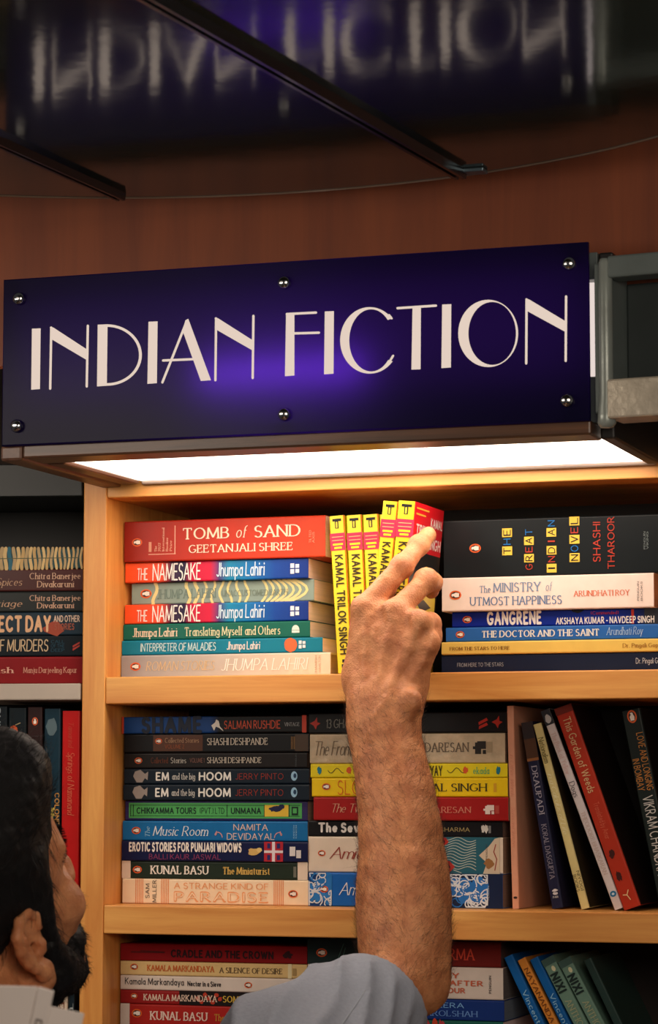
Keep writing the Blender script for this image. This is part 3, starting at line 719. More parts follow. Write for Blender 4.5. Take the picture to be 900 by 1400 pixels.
# ---- upper shelf, standing yellow comics style books
YEL, RED, PNK = (232, 208, 20), (206, 24, 34), (232, 44, 78)
def a_kamal(A):
    A.rect('red_edge', 0, 1, -.002, .045, (196, 30, 24), 1)
    a0, a1 = .02, .082
    A.rect('initial', a0, a0 + .016, .2, .78, INK, 2); A.rect('initial', a0, a1, .40, .62, INK, 2)
    A.rect('initial', a0 + .02, a1 - .004, .46, .56, (220, 196, 60), 3)
    A.rect('pink_band', .112, .222, 0, 1, PNK, 2)
    for i, (cc, hh) in enumerate(((.07, .003), (.07, .003), (.12, .008), (.2, .008))): A.rect('band_lines', .134 + i * .022, .134 + i * .022 + hh * 1.5, .05 + cc, .95 - cc, (246, 170, 120) if i < 2 else (240, 220, 40), 3)
    A.text('author_name', 'KAMAL TRILOK SINGH', .25, .885, .26, .72, (60, 48, 14), 'bold')
    A.rect('publisher_mark', .915, .935, .35, .65, INK, 2); A.rect('publisher_mark', .945, .968, .3, .7, INK, 2)
m_kamal = pmat('yellow_comic_cover', YEL, .34, noise=.04)
g3 = 'yellow standing books beside the hand'
for A_, B_, wd, lab in (((450, 706), (462, 920.5), 20.5, 'first standing yellow book beside the brick red pile'), ((473.3, 705), (483.5, 920), 21, 'second standing yellow book from the brick red pile'), ((496, 704), (505, 919.5), 21, 'third standing yellow book from the brick red pile, partly behind the hand'), ((519, 703.5), (527, 919), 21, 'yellow standing book mostly hidden behind the two pulled out ones')):
    art, (M, L, T) = stand(MAIN, A_, B_, wd, .034)
    a_kamal(art)
    make_book(M, L, T - .0004, .118, [m_kamal], lab, g3, art)
KL = L
# two of them drawn out of the row and tilted, the last with its red cover showing
def cover_art(root, L, T, W):
    """front cover on the +Z side of the book: local x along the spine, y into the shelf"""
    parts = {}
    def poly(part, pts, col, lay=0):
        mb, cols = parts.setdefault(part, (MB(), []))
        if col not in cols: cols.append(col)
        mb.add([(a * L, b * W, T + .0002 + .00015 * lay + 5e-6 * (len(mb.f) % 28)) for a, b in pts], [tuple(range(len(pts)))], cols.index(col))
    poly('front_print', [(0, .004), (.295, .004), (.295, .998), (0, .998)], RED, 0)
    poly('front_print', [(.295, .004), (.998, .004), (.998, .998), (.295, .998)], (20, 20, 18), 0)
    for i in range(2):
        poly('front_print', [(.03 + i * .035, .05), (.04 + i * .035, .05), (.04 + i * .035, .48 - .1 * i), (.03 + i * .035, .48 - .1 * i)], (236, 170, 60), 1)
    def tx(t, a, b, c, d):
        for p in text_polys(t, 'bold'): poly('front_title', [(b - (b - a) * v, c + (d - c) * u) for u, v in p], (236, 214, 206), 2)
    tx('KAMAL', .075, .125, .56, .98); tx('TRILOK', .135, .195, .08, .68); tx('SINGH', .20, .26, .5, .97)
    poly('front_print', [(.42, .25), (.37, .55), (.39, .8), (.56, .95), (.75, .97), (.95, .8), (.98, .4), (.88, .14), (.68, .06), (.55, .1)], (226, 196, 74), 1)
    poly('front_print', [(.44, .7), (.5, .62), (.56, .7), (.55, .85), (.48, .9)], (20, 20, 18), 2)
    poly('front_print', [(.58, .12), (.66, .1), (.7, .2), (.62, .26)], (220, 120, 40), 2)
    for k in range(4): poly('front_print', [(.6 + k * .09, .3 + .1 * (k % 2)), (.66 + k * .09, .5), (.62 + k * .09, .82), (.58 + k * .09, .55)], (20, 20, 18), 2)
    poly('front_print', [(.76, .66), (.86, .6), (.93, .7), (.9, .92), (.78, .93)], (20, 20, 18), 3)
    for part, (mb, cols) in parts.items(): mb.build(part, [pmat('ink_%02x%02x%02x' % c, c, .32, .4) for c in cols], root, recalc=False)
YP = -.062
for A_, B_, wd, lab, fr_ in (((524, 684.5), (514, 790), 20.5, 'yellow book half drawn out beside the one the finger presses', False), ((545, 684), (534, 804), 24, 'yellow book with red front cover pulled out under the fingertip', True)):
    a, b = P(*A_, YP), P(*B_, YP); dd = (b - a) / np.linalg.norm(b - a); b2 = a + dd * KL
    d = ray(*A_)
    L = KL; ex = dd; ez = np.array([-ex[2], 0, ex[0]]); T = wd / ppm(a) / math.cos(YAW)
    M = Matrix(((ex[0], 0, ez[0], a[0]), (0, 1, 0, a[1]), (ex[2], 0, ez[2], a[2]), (0, 0, 0, 1)))
    print('pulled bottom z', b2[2], 'shelf', S2T)
    art = Art(L, T); a_kamal(art)
    r_ = make_book(M, L, T - .0004, .100 if fr_ else .092, [m_kamal], lab, g3, art)
    if fr_: cover_art(r_, L, T - .0004, .100); PULL = (a, ex, ez, L, T)

# ---- middle shelf, left stack
def a_shame(A):
    A.rect('colour_band', .0, .012, 0, 1, (196, 70, 40), 1); A.rect('colour_band#2', .974, .997, 0, 1, (190, 60, 36), 1)
    A.text('title', 'SHAME', .11, .44, .1, .9, (16, 26, 46), 'black'); A.text('author_name', 'SALMAN RUSHDIE', .56, .86, .3, .74, (190, 76, 48), 'sans'); A.text('imprint', 'VINTAGE', .88, .96, .42, .62, (140, 140, 140), 'serif')
    for p in ([(.49, .55), (.51, .38), (.53, .5), (.545, .75), (.515, .62), (.505, .85)], [(.51, .4), (.516, .2), (.53, .3), (.535, .55)], [(.525, .5), (.55, .78), (.556, .9), (.535, .72)]): A.poly('bird_picture', [A.xz(*q) for q in p], (214, 206, 196), 2)
def a_coll(A):
    A.rect('picture_band', .16, .43, .08, .92, (84, 50, 34), 0); A.penguin(.19, .4, .3); A.text('title', 'Collected Stories', .225, .41, .24, .48, (170, 130, 100), 'serif'); A.text('title', 'VOLUME 2', .225, .33, .58, .78, (150, 80, 50), 'sans')
    A.text('author_name', 'SHASHI DESHPANDE', .455, .78, .27, .6, (206, 194, 178), 'serif'); A.rect('picture_band#2', .925, .995, .1, .95, (76, 58, 44), 0)
    for k in range(3): A.rect('imprint', .905 + k * .008, .908 + k * .008, .2, .85, (150, 110, 60), 1)
def a_vol(A):
    A.penguin(.08, .5, .4); A.text('title', 'Collected', .15, .245, .32, .66, (104, 54, 34), 'serif'); A.text('title', 'Stories', .26, .345, .32, .66, (186, 180, 170), 'serif'); A.text('title', 'VOLUME 1', .365, .445, .36, .62, (130, 90, 80), 'sans')
    A.text('author_name', 'SHASHI DESHPANDE', .46, .755, .32, .66, (206, 194, 178), 'serif')
    A.text('imprint', 'PENGUIN', .938, .945, .1, .9, (90, 96, 100), 'sans', 90)
def a_em(A):
    A.poly('fish_picture', [A.xz(*q) for q in ((.05, .5), (.06, .2), (.09, .08), (.115, .35), (.133, .2), (.13, .75), (.115, .62), (.1, .9), (.07, .9))], (150, 140, 134), 1)
    A.text('title', 'EM', .175, .248, .28, .74, (230, 226, 218), 'bold'); A.text('title', 'and the big', .265, .39, .32, .7, (200, 196, 190), 'serif'); A.text('title', 'HOOM', .41, .585, .28, .74, (230, 226, 218), 'bold')
    A.text('author_name', 'JERRY PINTO', .61, .865, .34, .7, (156, 54, 40), 'thin')
    A.poly('publisher_mark', [A.xz(.922 + .017 * math.cos(t * PI / 8), .5 + .3 * math.sin(t * PI / 8)) for t in range(16)], (150, 190, 216), 1); A.poly('publisher_mark', [A.xz(.926 + .008 * math.cos(t * PI / 8), .48 + .15 * math.sin(t * PI / 8)) for t in range(16)], (30, 60, 90), 2)
def a_chik(A):
    GR, K = (78, 166, 88), (18, 40, 34)
    A.rect('green_panel', .02, .97, .12, .88, GR, 0); A.rect('green_panel', .03, .96, .22, .245, K, 1); A.rect('green_panel', .03, .96, .755, .78, K, 1)
    for a in (.028, .043, .562, .765, .9): A.rect('green_panel', a, a + .004, .2, .8, K, 1)
    A.text('title', 'CHIKKAMMA TOURS', .064, .395, .37, .64, K, 'bold'); A.text('title', '(PVT.) LTD', .415, .55, .37, .64, K, 'sans'); A.text('author_name', 'UNMANA', .585, .75, .37, .64, K, 'bold')
    A.rect('cat_picture', .769, .898, .22, .78, (224, 184, 60), 2); blob(A, 'cat_picture', .83, .42, .04, .2, (30, 34, 70), 3, 8, .5); blob(A, 'cat_picture', .86, .3, .02, .14, (30, 34, 70), 4, 9, .4)
    A.rect('publisher_mark', .915, .95, .3, .72, K, 2); A.rect('publisher_mark', .922, .943, .38, .62, GR, 3)
def a_music(A):
    A.penguin(.075, .5, .36); A.text('title', 'The', .125, .15, .3, .8, (150, 196, 220), 'ital', 90); A.text('title', 'Music Room', .165, .47, .28, .74, (222, 228, 232), 'ital')
    A.text('author_name', 'NAMITA', .605, .79, .17, .46, (216, 190, 178), 'sans'); A.text('author_name', 'DEVIDAYAL', .57, .825, .62, .92, (216, 190, 178), 'sans')
    for a, s in ((.5, 1), (.87, -1)): A.line('scroll_ornament', [(a + s * .014 * math.cos(k * .7) * (1 - k * .06) + s * k * .004, .52 + .16 * math.sin(k * .7) * (1 - k * .06) + k * .022) for k in range(12)], .0009, (206, 150, 150))
    for k in range(2): A.text('imprint', 'RANDOM', .925 + k * .012, .932 + k * .012, .2, .85, (150, 200, 226), 'sans', 90)
def a_punjabi(A):
    A.text('title', 'EROTIC STORIES FOR PUNJABI WIDOWS', .04, .65, .12, .5, (236, 226, 216), 'black'); A.text('author_name', 'BALLI KAUR JASWAL', .15, .54, .66, .9, (134, 56, 96), 'sans')
    blob(A, 'tiger_picture', .715, .5, .042, .2, (206, 170, 100), 1, 11, .4); blob(A, 'tiger_picture', .745, .42, .016, .14, (220, 190, 120), 2, 12, .3)
    A.rect('flag_picture', .77, .87, .02, .98, (176, 34, 48), 1)
    for p in ((.77, .87, .44, .56), (.812, .828, .02, .98)): A.rect('flag_picture', *p, (222, 210, 214), 2)
    for p in ((.787, .803, .1, .34), (.838, .855, .1, .34), (.787, .803, .66, .9), (.838, .855, .66, .9)): A.rect('flag_picture', *p, (40, 40, 100), 3)
    A.rect('publisher_mark', .905, .935, .25, .7, (216, 210, 206), 1); A.rect('publisher_mark', .94, .965, .42, .8, (216, 210, 206), 1)
def a_kunal(A):
    A.rect('white_end', 0, .048, 0, 1, (226, 206, 186), 1); A.rect('white_end#2', .947, 1, 0, 1, (226, 206, 186), 1)
    A.penguin(.085, .5, .42); A.text('author_name', 'KUNAL BASU', .155, .475, .28, .72, (232, 224, 212), 'serifb'); A.text('title', 'The Miniaturist', .55, .8, .32, .7, (206, 170, 90), 'serifb')
    A.rect('imprint', .925, .94, .25, .85, (110, 110, 100), 1)
def a_para(A):
    O = (226, 140, 84)
    for a0, n in ((.072, 5), (.212, 5), (.818, 6)):
        for k in range(n): A.rect('stripes#%d' % int(a0 * 1000), a0 + k * .0095, a0 + k * .0095 + .004, 0, 1, O, 1)
    A.text('author_name', 'SAM', .128, .148, .2, .78, (74, 66, 62), 'sans', 90); A.text('author_name', 'MILLER', .166, .186, .05, .95, (74, 66, 62), 'sans', 90)
    A.text('title', 'A STRANGE KIND OF', .282, .79, .16, .38, (232, 160, 106), 'sans'); A.text('title', 'PARADISE', .282, .79, .52, .88, (232, 160, 106), 'bold'); A.text('title_inset', 'PARADISE', .286, .786, .55, .85, (240, 216, 184), 'thin', 0, 3)
    A.penguin(.92, .54, .3)
g4 = 'paperbacks in the left pile of the middle shelf'
U = 'left pile, middle shelf'
stack(MAIN, S3T, [
 (167.7, 421.7, 1200.7, 0, (240, 214, 180), 'thick cream paperback with orange stripes at the bottom of the left middle pile', a_para, {}),
 (167, 421, 1176.7, .002, (36, 48, 38), 'dark green book with white ends and gold title, ' + U, a_kunal, {}),
 (166.7, 421, 1149, 0, (20, 26, 66), 'navy paperback with a small red and white flag, ' + U, a_punjabi, {}),
 (168, 420.7, 1121.7, .002, (22, 104, 164), 'bright blue paperback with white italic title, ' + U, a_music, {}),
 (171.7, 420.7, 1094.3, .006, (52, 42, 92), 'purple paperback with a bright green framed panel along its spine', a_chik, {'paper': (190, 160, 140)}),
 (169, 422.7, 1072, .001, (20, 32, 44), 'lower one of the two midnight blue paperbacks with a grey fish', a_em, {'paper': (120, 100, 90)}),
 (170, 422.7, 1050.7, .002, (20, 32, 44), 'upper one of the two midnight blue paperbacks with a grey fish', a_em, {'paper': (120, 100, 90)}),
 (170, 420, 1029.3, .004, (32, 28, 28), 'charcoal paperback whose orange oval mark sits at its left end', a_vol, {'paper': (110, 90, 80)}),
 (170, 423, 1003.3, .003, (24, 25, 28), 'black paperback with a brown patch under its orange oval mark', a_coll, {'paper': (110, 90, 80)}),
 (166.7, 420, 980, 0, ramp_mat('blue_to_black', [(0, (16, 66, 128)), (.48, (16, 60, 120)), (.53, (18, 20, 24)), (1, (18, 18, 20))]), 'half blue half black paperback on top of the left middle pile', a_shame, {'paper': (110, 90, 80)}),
], .043, g4)

# ---- middle shelf, second stack behind the forearm
def a_13(A):
    A.text('title', '13 GHATI', .09, .24, .32, .72, (120, 120, 112), 'hand'); A.text('title', 'STORIES', .42, .565, .32, .72, (120, 120, 112), 'hand')
    for k in range(2): A.poly('publisher_mark', [A.xz(*q) for q in ((.865 + k * .002, .5 + k * .2), (.905, .3 + k * .22), (.912, .42 + k * .22), (.866, .64 + k * .2))], (176, 44, 32), 1)
    for a in (.03, .955): A.poly('red_figure', [A.xz(*q) for q in ((a - .025, .5), (a, .38), (a + .012, .2), (a + .014, .45), (a + .03, .5), (a + .012, .62), (a + .006, .8), (a - .006, .6))], (170, 44, 30), 1)
def a_beige(A):
    A.text('title', 'The Front', .03, .225, .26, .72, (120, 104, 84), 'script'); A.text('author_name', 'SUNDARESAN', .5, .82, .33, .62, (104, 92, 78), 'serif'); elephant(A, .85, .905, .28, .7, (44, 42, 40)); A.rect('imprint', .91, .935, .3, .65, (170, 150, 120), 1)
def a_padhyay(A):
    for a in (.045, .955): blob(A, 'flower_ornament', a, .5, .014, .34, (30, 120, 140), 1, int(a * 99), .45)
    for a in (.2, .79): blob(A, 'flower_ornament', a, .5, .017, .3, (216, 90, 40), 1, int(a * 97), .5)
    for s in (.09, .7): A.line('flower_ornament', [(s + k * .009, .5 + .18 * math.sin(k * .9)) for k in range(10)], .0007, (70, 60, 30))
    A.text('author_name', 'BANDOPADHYAY', .42, .675, .22, .84, (60, 52, 14), 'bold'); A.text('imprint', 'ekada', .83, .912, .3, .74, (90, 170, 110), 'serif')
def a_slow(A):
    A.penguin(.075, .47, .36); A.text('title', 'SLOW', .135, .32, .16, .86, (222, 110, 24), 'thin'); A.text('author_name', 'KAMAL SINGH', .475, .9, .32, .7, (50, 44, 20), 'serif'); A.rect('imprint', .93, .945, .3, .75, (214, 160, 40), 1)
def a_tw(A):
    A.text('title', 'The Twentieth', .1, .38, .3, .66, (216, 160, 130), 'script'); A.text('author_name', 'SUNDARESAN', .5, .815, .42, .66, (206, 120, 100), 'serif'); elephant(A, .885, .93, .34, .72, (226, 206, 196)); A.rect('imprint', .935, .955, .36, .7, (176, 70, 60), 1)
def a_seven(A):
    A.text('title', 'The Seven', .052, .33, .2, .7, (236, 232, 226), 'black'); A.text('author_name', 'USHA SHARMA', .58, .835, .42, .66, (168, 150, 100), 'sans'); 
    for k in range(2): blob(A, 'publisher_mark', .902 + k * .016, .5, .011, .32, (220, 214, 206), 1, 30 + k, .4)
    A.rect('imprint', .93, .942, .3, .75, (130, 130, 130), 1)
def a_amber(A):
    A.penguin(.07, .47, .17); A.text('title', 'Amitav', .11, .36, .3, .62, (150, 56, 44), 'script')
    A.rect('sea_picture', .685, .985, 0, 1, (36, 92, 108), 0)
    for k in range(13): A.line('sea_picture', [(.69 + i * .0145, .02 + k * .078 + .05 * math.sin(i * .8 + k * .35) + .02 * i * .3) for i in range(13)] if k < 11 else [(.75 + i * .01, .9 + .02 * i) for i in range(5)], .0006, (190, 196, 180), 1)
    for a, c, r in ((.7, .12, .028), (.696, .52, .02), (.725, .82, .034)): blob(A, 'red_flowers', a, c, r, r * 5.2, (176, 44, 36), 2, int(a * 1000), .35, 14); blob(A, 'red_flowers', a, c, r * .35, r * 1.7, (40, 20, 24), 3, 5)
    A.poly('shore_picture', [A.xz(*q) for q in ((.9, 1), (.92, .7), (.88, .5), (.93, .25), (.96, .04), (.985, 0), (.985, 1))], (206, 186, 160), 2); blob(A, 'shore_picture', .93, .72, .03, .16, (150, 104, 60), 3, 21, .4); A.line('shore_picture', [(.965, .2), (.955, .4), (.97, .6), (.96, .9)], .001, (150, 60, 50), 3)
    A.text('imprint', 'PENGUIN', .915, .923, .2, .6, (60, 60, 70), 'sans', 90, 4)
def a_bluewave(A):
    A.rect('wave_picture', 0, .105, 0, 1, (16, 60, 120), 0); A.rect('wave_picture#2', .685, 1, 0, 1, (16, 32, 66), 0)
    scrolls(A, 'wave_scrolls', .0, .125, ((40, 120, 196), (214, 220, 226)), 18, 5, .0011); scrolls(A, 'wave_scrolls#2', .69, .93, ((40, 110, 186), (214, 220, 226)), 34, 6, .0012)
    A.penguin(.082, .5, .2); A.text('author_name', 'Amitav', .16, .36, .3, .66, (226, 232, 238), 'script')
    A.text('imprint', 'PENGUIN', .925, .933, .35, .75, (170, 190, 210), 'sans', 90)
g5 = 'paperbacks in the pile behind the forearm'
U = 'in the pile behind the forearm'
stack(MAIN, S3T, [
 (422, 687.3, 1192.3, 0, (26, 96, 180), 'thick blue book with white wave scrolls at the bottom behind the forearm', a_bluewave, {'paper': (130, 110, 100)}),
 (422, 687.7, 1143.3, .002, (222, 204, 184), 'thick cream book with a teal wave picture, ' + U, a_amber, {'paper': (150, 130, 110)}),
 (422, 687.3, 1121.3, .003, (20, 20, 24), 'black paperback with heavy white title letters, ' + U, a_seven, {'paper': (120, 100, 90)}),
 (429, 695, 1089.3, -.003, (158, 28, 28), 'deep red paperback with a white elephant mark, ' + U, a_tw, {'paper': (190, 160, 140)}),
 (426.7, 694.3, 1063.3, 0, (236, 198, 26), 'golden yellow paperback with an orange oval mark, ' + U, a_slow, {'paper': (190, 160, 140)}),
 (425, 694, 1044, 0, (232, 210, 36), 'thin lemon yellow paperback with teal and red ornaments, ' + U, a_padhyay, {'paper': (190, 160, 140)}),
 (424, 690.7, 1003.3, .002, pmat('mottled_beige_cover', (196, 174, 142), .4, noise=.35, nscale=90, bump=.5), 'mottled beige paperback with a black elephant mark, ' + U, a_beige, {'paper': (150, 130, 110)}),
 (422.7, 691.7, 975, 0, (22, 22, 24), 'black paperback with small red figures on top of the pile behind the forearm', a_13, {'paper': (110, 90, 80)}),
], .043, g5)

# ---- middle shelf, standing and leaning books at the right
def a_thin(A):
    A.text('title', 'In Other Words', .24, .45, .25, .7, (206, 134, 108), 'script'); A.text('author_name', 'Stories and Sketches', .5, .7, .25, .7, (206, 134, 108), 'script'); A.poly('hole', [A.xz(.945 + .006 * math.cos(t), .5 + .28 * math.sin(t)) for t in [k * PI / 5 for k in range(10)]], (50, 36, 32), 1)
def a_drau(A):
    A.rect('photo_band', 0, .21, 0, 1, (84, 56, 40), 0); A.rect('photo_band', .0, .09, 0, 1, (50, 42, 44), 1); A.rect('photo_band', .195, .21, 0, 1, (150, 96, 56), 1)
    A.text('title', 'DRAUPADI', .235, .5, .28, .72, (170, 164, 176), 'serif'); A.text('author_name', 'KORAL DASGUPTA', .55, .845, .3, .7, (150, 144, 156), 'serif'); 
    for k in range(2): blob(A, 'publisher_mark', .905 + k * .016, .5, .009, .3, (206, 204, 206), 1, 50 + k, .4)
    A.text('imprint', 'PAN', .935, .945, .3, .75, (190, 190, 190), 'bold', 90)
def a_nation(A):
    A.text('title', 'Nationalism', .075, .215, .2, .8, (96, 84, 40), 'hand'); A.text('author_name', 'in a Calculus of Life', .27, .6, .25, .75, (236, 228, 190), 'script'); A.text('imprint', 'NIYOGI', .80, .905, .1, .42, (70, 64, 40), 'sans'); A.text('imprint', 'BOOKS', .815, .905, .58, .92, (70, 64, 40), 'sans')
def a_dogs(A):
    A.rect('dog_picture', 0, .075, 0, 1, (46, 48, 54), 0); blob(A, 'dog_picture', .045, .5, .026, .4, (186, 180, 178), 1, 61, .3)
    A.text('title', 'The Book of Yellow', .115, .325, .25, .75, (206, 172, 166), 'serif'); A.text('title', 'Dogs', .362, .44, .22, .8, (96, 88, 92), 'serif'); A.text('author_name', 'THEODORE BHASKARAN', .515, .83, .28, .72, (196, 170, 160), 'serif')
    A.poly('publisher_mark', [A.xz(.925 + .014 * math.cos(t), .5 + .36 * math.sin(t)) for t in [k * PI / 8 for k in range(16)]], (20, 110, 160), 1); A.poly('publisher_mark', [A.xz(.925 + .006 * math.cos(t), .5 + .16 * math.sin(t)) for t in [k * PI / 8 for k in range(16)]], (200, 220, 230), 2)
def a_garden(A):
    A.rect('dark_head', 0, .035, 0, 1, (110, 34, 22), 1)
    A.text('title', 'This Garden of Weeds', .055, .43, .3, .7, (214, 180, 132), 'sans'); A.text('author_name', 'Translated by Amar', .48, .66, .35, .65, (206, 110, 84), 'thin')
    for a in (.73, .84): blob(A, 'dark_smudge', a, .62, .03, .22, (66, 26, 22), 1, int(a * 100), .6)
    A.line('publisher_mark', [(.915, .4), (.935, .55), (.96, .45)], .0009, (226, 200, 150)); A.line('publisher_mark', [(.935, .55), (.93, .75)], .0009, (226, 200, 150))
def a_love(A):
    A.penguin(.035, .5, .5); A.text('title', 'LOVE AND LONGING', .12, .41, .12, .44, (196, 128, 60), 'sans'); A.text('title', 'IN BOMBAY', .245, .405, .58, .9, (196, 128, 60), 'sans'); A.text('author_name', 'VIKRAM CHANDRA', .435, .83, .25, .75, (206, 202, 196), 'sans')
g6 = 'books leaning at the right end of the middle shelf'
def lean(fr, A_, B_, wd, y, cover, lab, fn, grp, zfl, W=.125, paper=(200, 160, 120), hard=False, hang=False, front=None):
    art, (M, L, T) = stand(fr, A_, B_, wd, y)
    lowz = (M @ Vector((L, 0, 0))).z
    if not hang: M = Matrix.Translation((0, 0, zfl + .0003 - min(lowz, (M @ Vector((L, 0, T))).z))) @ M
    if fn: fn(art)
    bk = make_book(M, L, T - .0003, W, cover, lab, grp, art, hard, paper)
    if front:
        mb = MB(); mb.box(.0004, L - .0004, .0016, W - .0004, T - .0003, T - .0001); mb.build('front_cover', pmat('front_%02x%02x%02x' % front, front, .4, .2), bk)  # dark sheet puts the shade on a leaning book's right side into colour
    return bk
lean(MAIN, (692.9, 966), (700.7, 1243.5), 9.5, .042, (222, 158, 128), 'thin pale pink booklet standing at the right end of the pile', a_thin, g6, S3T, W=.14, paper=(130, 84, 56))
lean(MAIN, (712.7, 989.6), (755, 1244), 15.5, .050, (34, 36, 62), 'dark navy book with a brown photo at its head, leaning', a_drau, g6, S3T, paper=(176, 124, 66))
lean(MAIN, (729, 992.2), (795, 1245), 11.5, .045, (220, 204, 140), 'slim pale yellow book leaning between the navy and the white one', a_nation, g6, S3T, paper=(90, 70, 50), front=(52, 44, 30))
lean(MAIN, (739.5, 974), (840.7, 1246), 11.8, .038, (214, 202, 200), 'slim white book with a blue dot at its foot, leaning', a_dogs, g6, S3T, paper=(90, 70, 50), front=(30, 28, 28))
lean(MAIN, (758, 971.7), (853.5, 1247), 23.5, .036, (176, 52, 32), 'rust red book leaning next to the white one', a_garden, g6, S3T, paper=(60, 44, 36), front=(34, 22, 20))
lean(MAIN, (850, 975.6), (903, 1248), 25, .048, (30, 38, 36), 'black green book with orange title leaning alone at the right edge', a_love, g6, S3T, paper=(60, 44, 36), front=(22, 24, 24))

# ---- lower shelf, left stack
def a_cradle(A):
    A.text('title', 'CRADLE AND THE CROWN', .275, .825, .36, .72, (46, 14, 18), 'black'); A.line('ornament', [(.06, .5), (.24, .5)], .0012, (80, 20, 20)); A.line('ornament', [(.11, .42), (.24, .46)], .0008, (80, 20, 20))
    blob(A, 'ornament', .9, .5, .03, .26, (50, 16, 20), 1, 71, .5)
def a_sil(A):
    A.penguin(.075, .42, .44); A.text('author_name', 'KAMALA MARKANDAYA', .145, .51, .28, .66, (198, 96, 44), 'serifb'); A.text('title', 'A SILENCE OF DESIRE', .535, .87, .34, .7, (88, 70, 50), 'serif'); A.rect('imprint', .925, .945, .3, .8, (170, 140, 90), 1); A.rect('pale_end', .9, .92, 0, 1, (230, 214, 170), 0)
def a_nectar(A):
    A.text('author_name', 'Kamala Markandaya', .025, .345, .2, .62, (40, 36, 40), 'sans'); A.text('title', 'Nectar in a Sieve', .365, .545, .34, .64, (40, 36, 40), 'bold'); A.penguin(.69, .5, .42)
def a_inner(A):
    A.penguin(.075, .45, .4); A.text('author_name', 'KAMALA MARKANDAYA', .125, .525, .3, .72, (226, 196, 176), 'serifb'); A.text('title', 'SOME INNER FURY', .555, .9, .3, .72, (214, 176, 70), 'serifb')
    A.rect('dark_end', .32, 1, 0, 1, (28, 20, 20), 0)
    for k in range(7): blob(A, 'flowers', .42 + .02 * k, .5 + .3 * math.sin(k * 2.1), .014, .2, (190, 60, 40), 1, 80 + k, .4)
def a_kb(A):
    A.rect('white_end', 0, .05, 0, 1, (214, 200, 190), 1); A.penguin(.09, .45, .4); A.text('author_name', 'KUNAL BASU', .16, .475, .35, .72, (232, 200, 186), 'serifb'); A.text('title', 'The Yellow Emperor', .51, .8, .4, .7, (206, 150, 60), 'serif')
g7 = 'paperbacks in the left pile of the lower shelf'
U = 'left pile, lower shelf'
zc = P(165, 1400.5, .043)[2]
nb = 5; zz = [S4T + (zc - S4T) * i / nb for i in range(nb)]
z = S4T + .0003
cols7 = [(60, 70, 90), (150, 120, 80), (40, 60, 50), (120, 40, 36), (70, 60, 90)]
for i in range(nb):                                           # the pile goes on below the picture's edge
    z1 = S4T + (zc - S4T) * (i + 1) / nb
    p = P(166, 1400, .045); L = .19
    make_book(MAIN.mat(np.array([p[0] + .001 * (i % 2), .045, z])), L, z1 - z - .0003, .125, cols7[i], ('slate blue', 'tan', 'dark green', 'brick red', 'violet')[i] + ' paperback low in the lower left pile, under the red one', g7)
    z = z1
stack(MAIN, z - .0003, [
 (165, 420, 1371.5, 0, ramp_mat('scarlet', [(0, (170, 40, 34)), (.6, (176, 38, 34)), (1, (150, 30, 34))]), 'scarlet paperback with one white end, lowest visible in the lower left pile', a_kb, {}),
 (165, 420, 1352.6, 0, (150, 34, 34), 'red and black paperback with gold title, ' + U, a_inner, {}),
 (165, 420, 1332.5, 0, (222, 206, 194), 'white paperback with black lettering, ' + U, a_nectar, {}),
 (165, 420, 1313, 0, (222, 188, 128), 'tan yellow paperback with orange author lettering, ' + U, a_sil, {}),
 (165, 420, 1289, 0, (136, 22, 26), 'dark red paperback with black capitals on top of the lower left pile', a_cradle, {'paper': (90, 70, 60)}),
], .043, g7)
# ---- lower shelf, stack behind the sleeve and elbow
def a_term(A):
    A.rect('green_end', 0, .5, 0, 1, (26, 44, 44), 0); A.penguin(.075, .55, .34); A.line('grass_picture', [(.16, .8), (.19, .2)], .0008, (70, 110, 100)); A.line('grass_picture', [(.18, .85), (.2, .35)], .0008, (70, 110, 100))
    A.text('title', 'TERMA', .66, .87, .3, .72, (206, 70, 50), 'serif')
def a_kabour(A):
    for i, (t, a1) in enumerate((('A DAY', .78), ('AND AFTER', .9), ('HARBOUR', .81))): A.text('title', t, .6, a1, .2 + i * .23, .34 + i * .23, (196, 96, 66), 'bold')
    A.text('imprint', 'PENGUIN', .93, .94, .25, .8, (90, 84, 84), 'bold', 90)
def a_meera(A):
    A.text('title', 'MEERA', .62, .8, .18, .4, (120, 170, 226), 'sans'); A.text('author_name', 'KAROLSHAH', .57, .87, .55, .8, (100, 140, 206), 'serif')
def a_col(A):
    for k in range(5): blob(A, 'flowers', .55 + .035 * k, .4, .022, .5, (206, 70, 44) if k % 2 else (190, 60, 70), 1, 90 + k, .4)
g8 = 'paperbacks in the pile behind the elbow'
z = S4T + .0003; zc = P(421, 1418, .043)[2]
for i in range(4):
    z1 = S4T + (zc - S4T) * (i + 1) / 4; p = P(421, 1400, .045)
    make_book(MAIN.mat(np.array([p[0], .045, z])), .196, z1 - z - .0003, .125, cols7[(i + 2) % 5], ('dark green', 'brick red', 'violet', 'slate blue')[i] + ' paperback low in the pile behind the elbow', g8)
    z = z1
stack(MAIN, z - .0003, [
 (421, 688, 1389.5, 0, (30, 96, 84), 'sea green paperback with red flowers, lowest visible behind the elbow', a_col, {}),
 (421, 689.5, 1361, 0, (24, 52, 120), 'dark blue paperback with pale blue lettering behind the elbow', a_meera, {'paper': (120, 130, 140)}),
 (421, 688, 1317.5, 0, (214, 198, 186), 'thick off white paperback with red lettering behind the elbow', a_kabour, {'paper': (120, 110, 104)}),
 (420.7, 685, 1283, 0, (110, 30, 26), 'dark green and maroon book on top of the pile behind the elbow', a_term, {'paper': (80, 60, 54)}),
], .043, g8)
